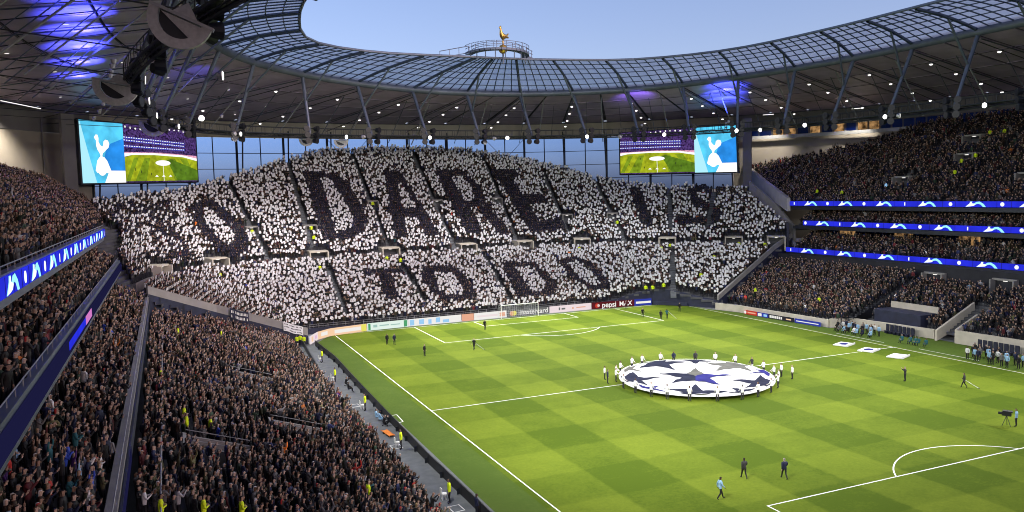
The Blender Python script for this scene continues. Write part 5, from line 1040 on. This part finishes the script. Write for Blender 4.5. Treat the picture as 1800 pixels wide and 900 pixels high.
# banners hung on the sloping wall
def cloth_on_wall(t0, t1, z0, z1, mm, label, marks):
    a, c = Vector(SE[0]), Vector(SE[1]); p, q = a.lerp(c, t0), a.lerp(c, t1); zt = lambda t: 2.5+(7.2-2.5)*t
    t = thing('flag', label, 'flag', (p.x, p.y-.05, zt(t0)))
    d = (q-p); f = lambda u, v, w: Vector((d.x*u, d.y*u-.36-w-.0, (zt(t1)-zt(t0))*u+z0+(z1-z0)*v+.06*sin(u*9)))
    n_ = 10; b = MB()
    for k in range(n_): b.quad(f(k/n_, 0, 0), f((k+1)/n_, 0, 0), f((k+1)/n_, 1, 0), f(k/n_, 1, 0))
    b.build('cloth', M['cloth_blue' if mm == 'navy' else mm], t) if False else b.build('cloth', M[mm], t)
    b = MB()
    for u, v, w, h in marks: b.quad(f(u, v, .02), f(u+w, v, .02), f(u+w*.8, v+h, .02), f(u+w*.1, v+h, .02))
    b.build('writing_marks', M['white' if mm == 'navy' else 'rubber'], t, kind='stuff')
mk = [(u, v, .05, .26) for v in (.12, .56) for u in np.arange(.06, .92, .075) if rng.random() < .85]
cloth_on_wall(.86, .66, -1.5, .05, 'navy', 'navy flag with two lines of white writing on the sloping wall', mk)
mk = [(u, v, .05, .12) for v in (.15, .45, .75) for u in np.arange(.05, .92, .065) if rng.random() < .7]
cloth_on_wall(.28, .06, -1.3, .05, 'cloth', 'white flag with dark writing at the foot of the sloping wall', mk)

# ------------------------------------------------------------ seats, spectators and their cards
def clear(x, y, pts, r):
    for px_, py_ in pts:
        if abs(px_-x) < r and abs(py_-y) < r: return False
    return True
KN = ['black']*26+['charcoal']*14+['navy']*14+['dark brown']*9+['dark green']*4+['maroon']*3+['grey']*6+['olive']*3+['white']*2+['pale blue', 'bright blue', 'red', 'orange', 'purple', 'beige', 'teal']
HN = ['black hair']*4+['brown hair']*6+['blond hair']*2+['grey hair']*4+['a white hat']+['a bald head', 'a white hat', 'a navy hat', 'a navy hat', 'a red hat', 'a black hood', 'a black hood']
def crowd(name, pts, poses, label, card=None):
    n_ = len(pts); me = bpy.data.meshes.new(name); me.from_pydata([p[:3] for p in pts], [], [])
    def att(nm, ty, key, val): me.attributes.new(nm, ty, 'POINT').data.foreach_set(key, np.array(val, float).ravel() if ty != 'INT' else np.array(val, int))
    rot = np.zeros((n_, 3)); rot[:, 2] = [p[3] for p in pts]; rot[:, 2] += rng.normal(0, .38 if card is None else .15, n_); rot[:, 0] = rng.normal(0, .05, n_); rot[:, 1] = rng.normal(0, .05, n_)
    att('rot', 'FLOAT_VECTOR', 'vector', rot); att('size', 'FLOAT', 'value', rng.normal(1.03, .07, n_)); att('pick', 'INT', 'value', [p[4] for p in pts])
    ci = np.where(rng.random(n_) < .93, rng.integers(0, 79, n_), rng.integers(0, len(KN), n_)); hi = rng.integers(0, len(HN), n_); jit = rng.uniform(.4, 1.0, (n_, 1))*np.where(rng.random((n_, 1)) < .16, 3.2, 1.0)
    att('coat', 'FLOAT_VECTOR', 'vector', np.array([CL[KN[i]] for i in ci])*jit); att('hair', 'FLOAT_VECTOR', 'vector', np.array([HR[HN[i]] for i in hi])*rng.uniform(.7, 1.2, (n_, 1))); att('legs', 'FLOAT_VECTOR', 'vector', np.tile((.012, .012, .018), (n_, 1))); att('skin', 'FLOAT_VECTOR', 'vector', np.array(SK)[rng.integers(0, 5, n_)])
    att('card', 'FLOAT_VECTOR', 'vector', card if card is not None else np.tile((.8, .8, .8), (n_, 1)))
    o = link(me, name, kind='stuff', label=label); ng = bpy.data.node_groups.new(name, 'GeometryNodeTree'); ng.interface.new_socket('Geometry', in_out='INPUT', socket_type='NodeSocketGeometry'); ng.interface.new_socket('Geometry', in_out='OUTPUT', socket_type='NodeSocketGeometry')
    N = ng.nodes.new; L = ng.links.new; gi, go = N('NodeGroupInput'), N('NodeGroupOutput'); jn = N('GeometryNodeJoinGeometry'); ip = N('GeometryNodeInstanceOnPoints')
    for pz in reversed(poses):
        so = bpy.data.objects.new('figure_source', SRC[pz]); oi = N('GeometryNodeObjectInfo'); oi.inputs['Object'].default_value = so; oi.inputs['As Instance'].default_value = True; L(oi.outputs['Geometry'], jn.inputs[0])
    def na(nm, ty): q = N('GeometryNodeInputNamedAttribute'); q.data_type = ty; q.inputs['Name'].default_value = nm; return q.outputs[0]
    L(gi.outputs[0], ip.inputs['Points']); L(jn.outputs[0], ip.inputs['Instance']); ip.inputs['Pick Instance'].default_value = True
    L(na('pick', 'INT'), ip.inputs['Instance Index']); L(na('rot', 'FLOAT_VECTOR'), ip.inputs['Rotation']); L(na('size', 'FLOAT'), ip.inputs['Scale']); L(ip.outputs[0], go.inputs[0])
    md = o.modifiers.new('crowd', 'NODES'); md.node_group = ng; return o
SRC = dict(FIG)
def with_card(tilt, w, h, z):
    me = FIG['card'].copy(); vs = [tuple(v.co) for v in me.vertices]; fs = [tuple(p.vertices) for p in me.polygons]; zn = [a.value for a in me.attributes['zone'].data]
    o_ = len(vs); T = Matrix.Rotation(tilt, 3, 'Y')@Matrix.Rotation(-.25, 3, 'X'); c = Vector((0, .44, z)); bx = [c+T@Vector((i*w/2, j*.006, k*h/2)) for i in (-1, 1) for j in (-1, 1) for k in (-1, 1)]
    vs += [tuple(v) for v in bx]; fs += [tuple(o_+q for q in f) for f in ((0, 1, 3, 2), (4, 6, 7, 5), (0, 4, 5, 1), (2, 3, 7, 6), (0, 2, 6, 4), (1, 5, 7, 3))]; zn += [4]*8
    m2 = bpy.data.meshes.new('person'); m2.from_pydata(vs, [], fs); m2.materials.append(M['person']); m2.attributes.new('zone', 'FLOAT', 'POINT').data.foreach_set('value', zn); m2.update(); return m2
CARD_Z = 1.62
for i, (tl, w, h, z) in enumerate(((0, .36, .5, CARD_Z), (.2, .36, .5, CARD_Z-.1), (-.25, .35, .52, CARD_Z+.12), (.5, .35, .46, CARD_Z), (-.1, .4, .36, CARD_Z+.2))): SRC['card%d' % i] = with_card(tl, w, h, z)
CP = ['card0', 'card1', 'card2', 'card3', 'card4', 'phone', 'clap', 'card']
in_letter = lambda x, y: any(inside((x, y), q) for q in LETTERS['fill']) and not any(inside((x, y), q) for q in LETTERS['hole'])
pts, cards, near_cards = [], [], []
for d0, d1, z in rows:
    D = (d0+d1)/2
    if 17.4 < D < 19.6: continue
    for p, nrm in row_path(D, .49):
        x, y = p.x+rng.normal(0, .05), p.y+rng.normal(0, .05)
        if not inside((x, y), SOUTH) or any(segdist((x, y), a, c) < .58 for a, c in AISLES): continue
        if any((p-Vector(q)).length < 1.7 for q in PS) or any((p-Vector(q)).length < 2.9 and Dof(x, y) > 17 for q in PB) or not clear(x, y, TAKEN, .5): continue
        if x < -66 and y < 72: continue
        rz = math.atan2(nrm.y, nrm.x)-pi/2; u = rng.random(); dark = in_letter(x, y)
        if not dark and any(inside((x, y), q) for q in LETTERS['hole']): u *= .72
        if x < -54 and rng.random() < (.34 if dark else .2*min(1, (-54-x)/6)): dark = not dark
        if x > 59.5 or (x < -64.5) : u = u*.75+.25
        if dark: u = u*.9+.02
        if u < .02 and not dark: continue
        if u < (.98 if dark else .72): pk = rng.integers(0, 5)
        else: pk = rng.choice((5, 6, 7))
        g = rng.uniform(.7, .86); cc = (.018*g*1.2, .019*g*1.2, .04*g*1.2) if dark else (g, g*1.01, g*1.05)
        if not dark and D < 16 and x < -30 and pk < 5: near_cards.append((math.hypot(x-CAM.x, y-CAM.y), len(pts), x, y, z, rz, g))
        pts.append([x, y, z, rz, int(pk)]); cards.append(cc)
near_cards.sort(); cm = MB().box((0, .44, CARD_Z), (.37, .012, .5), M=Matrix.Rotation(-.25, 3, 'X')).mesh('white_card', mat('white_card', (.78, .78, .78), .6, noise=.04, nscale=3))
for dd, i, x, y, z, rz, g in near_cards[:300]:
    pts[i][4] = 7; o = link(cm, 'white_card', None, (x, y, z), rz+rng.normal(0, .15)); o['label'] = 'white card held up in the lower corner block beside the grey sloping wall'; o['category'] = 'card'; o['group'] = 'white cards by the sloping wall'
crowd('card_crowd', pts, CP, 'dense crowd of the far stand holding white and dark cards that spell words', np.array(cards))
OP = ['stand', 'clap', 'raise', 'wave', 'phone', 'fold']; POSE_T = {'stand': 'with arms down', 'clap': 'clapping', 'raise': 'with both arms up', 'wave': 'with one arm up', 'phone': 'holding a phone up', 'fold': 'with folded arms'}
TN = {0: 'lower tier', 1: 'second tier', 2: 'third tier', 3: 'upper tier'}
cand = []; ew_pts = {'near': [], 'west': []}
for ti, (root, sg, x0, n_, z0, sl, y0, yf) in enumerate(TIERS):
    key = 'near' if sg < 0 else 'west'
    for i in range(n_):
        x = x0+sg*(.8*i+.42); z = z0+sl*.8*i
        y1 = yf(x)-.5
        if key == 'west' and ti == 7: y1 -= .5
        for y in np.arange(y0+.3, y1, .5):
            yy = y+rng.normal(0, .08); xx = x+rng.normal(0, .19)
            if key == 'west' and yy < -22: continue
            P_ = EP if key == 'near' else WP
            if any(t_ == ti and abs(py_-yy) < (1.6 if key == 'near' else 2.1) and (-1.2 if key == 'west' else -.3) < sg*(xx-px_) < (5.6 if key == 'near' else 2.6) for px_, py_, t_ in P_) or not clear(xx, yy, TAKEN, .45) or (key == 'near' and ti == 0 and -60.8 < xx < -55.0 and -41 < yy < -36.3): continue
            if ti == 4 and i < 5 and 3.6 < yy < 13.2: continue
            if ti == 4 and i < 9 and -2.2 < yy <= 1.3: continue
            if ti in (0,) and yy < -36 and i > 16: continue
            if min(abs((yy-q) % 15.0) for q in (0,)) < .9 and ti in (0, 2, 3, 4, 8): continue
            if rng.random() < (.02 if ti < 6 else .1): continue
            w = Vector((xx, yy, z+1.5))-CAM; dz = w.dot(F_)
            if key == 'near' and dz < 2: continue
            pk = int(rng.choice(6, p=(.46, .25, .04, .04, .11, .10))); rec = [xx, yy, z, -pi/2 if sg < 0 else pi/2, pk, ti]
            sx, sy = w.dot(RR)/max(dz, .1), w.dot(UU)/max(dz, .1)
            if key == 'near' and ti < 3 and abs(sx) < .64 and -.345 < sy < .3 and dz > 5: cand.append((w.length, len(ew_pts[key]), rec))
            ew_pts[key].append(rec)
cand.sort(key=lambda c: c[0]); used = set(); drop = set()
for dd, i, (x, y, z, rz, pk, ti) in cand[:140]:
    for _ in range(60):
        c, h_ = KN[rng.integers(0, len(KN))], HN[rng.integers(0, len(HN))]; key = (c, h_, OP[pk], ti)
        if key not in used: break
        pk = int(rng.integers(0, 6))
    used.add(key); drop.add(i)
    person(OP[pk], (x, y, z), rz+rng.normal(0, .2), c, h_, '%s spectator in %s coat, %s, %s' % (TN[ti], c, h_, POSE_T[OP[pk]]), 'spectator', 'spectators of the left stand nearest the camera', sc=float(rng.normal(1, .04)))
crowd('spectator_crowd', [r[:5] for i, r in enumerate(ew_pts['near']) if i not in drop], OP, 'packed crowd in dark coats filling the left stand')
crowd('spectator_crowd', [r[:5] for r in ew_pts['west']], OP, 'packed crowd in dark coats filling the right stand')
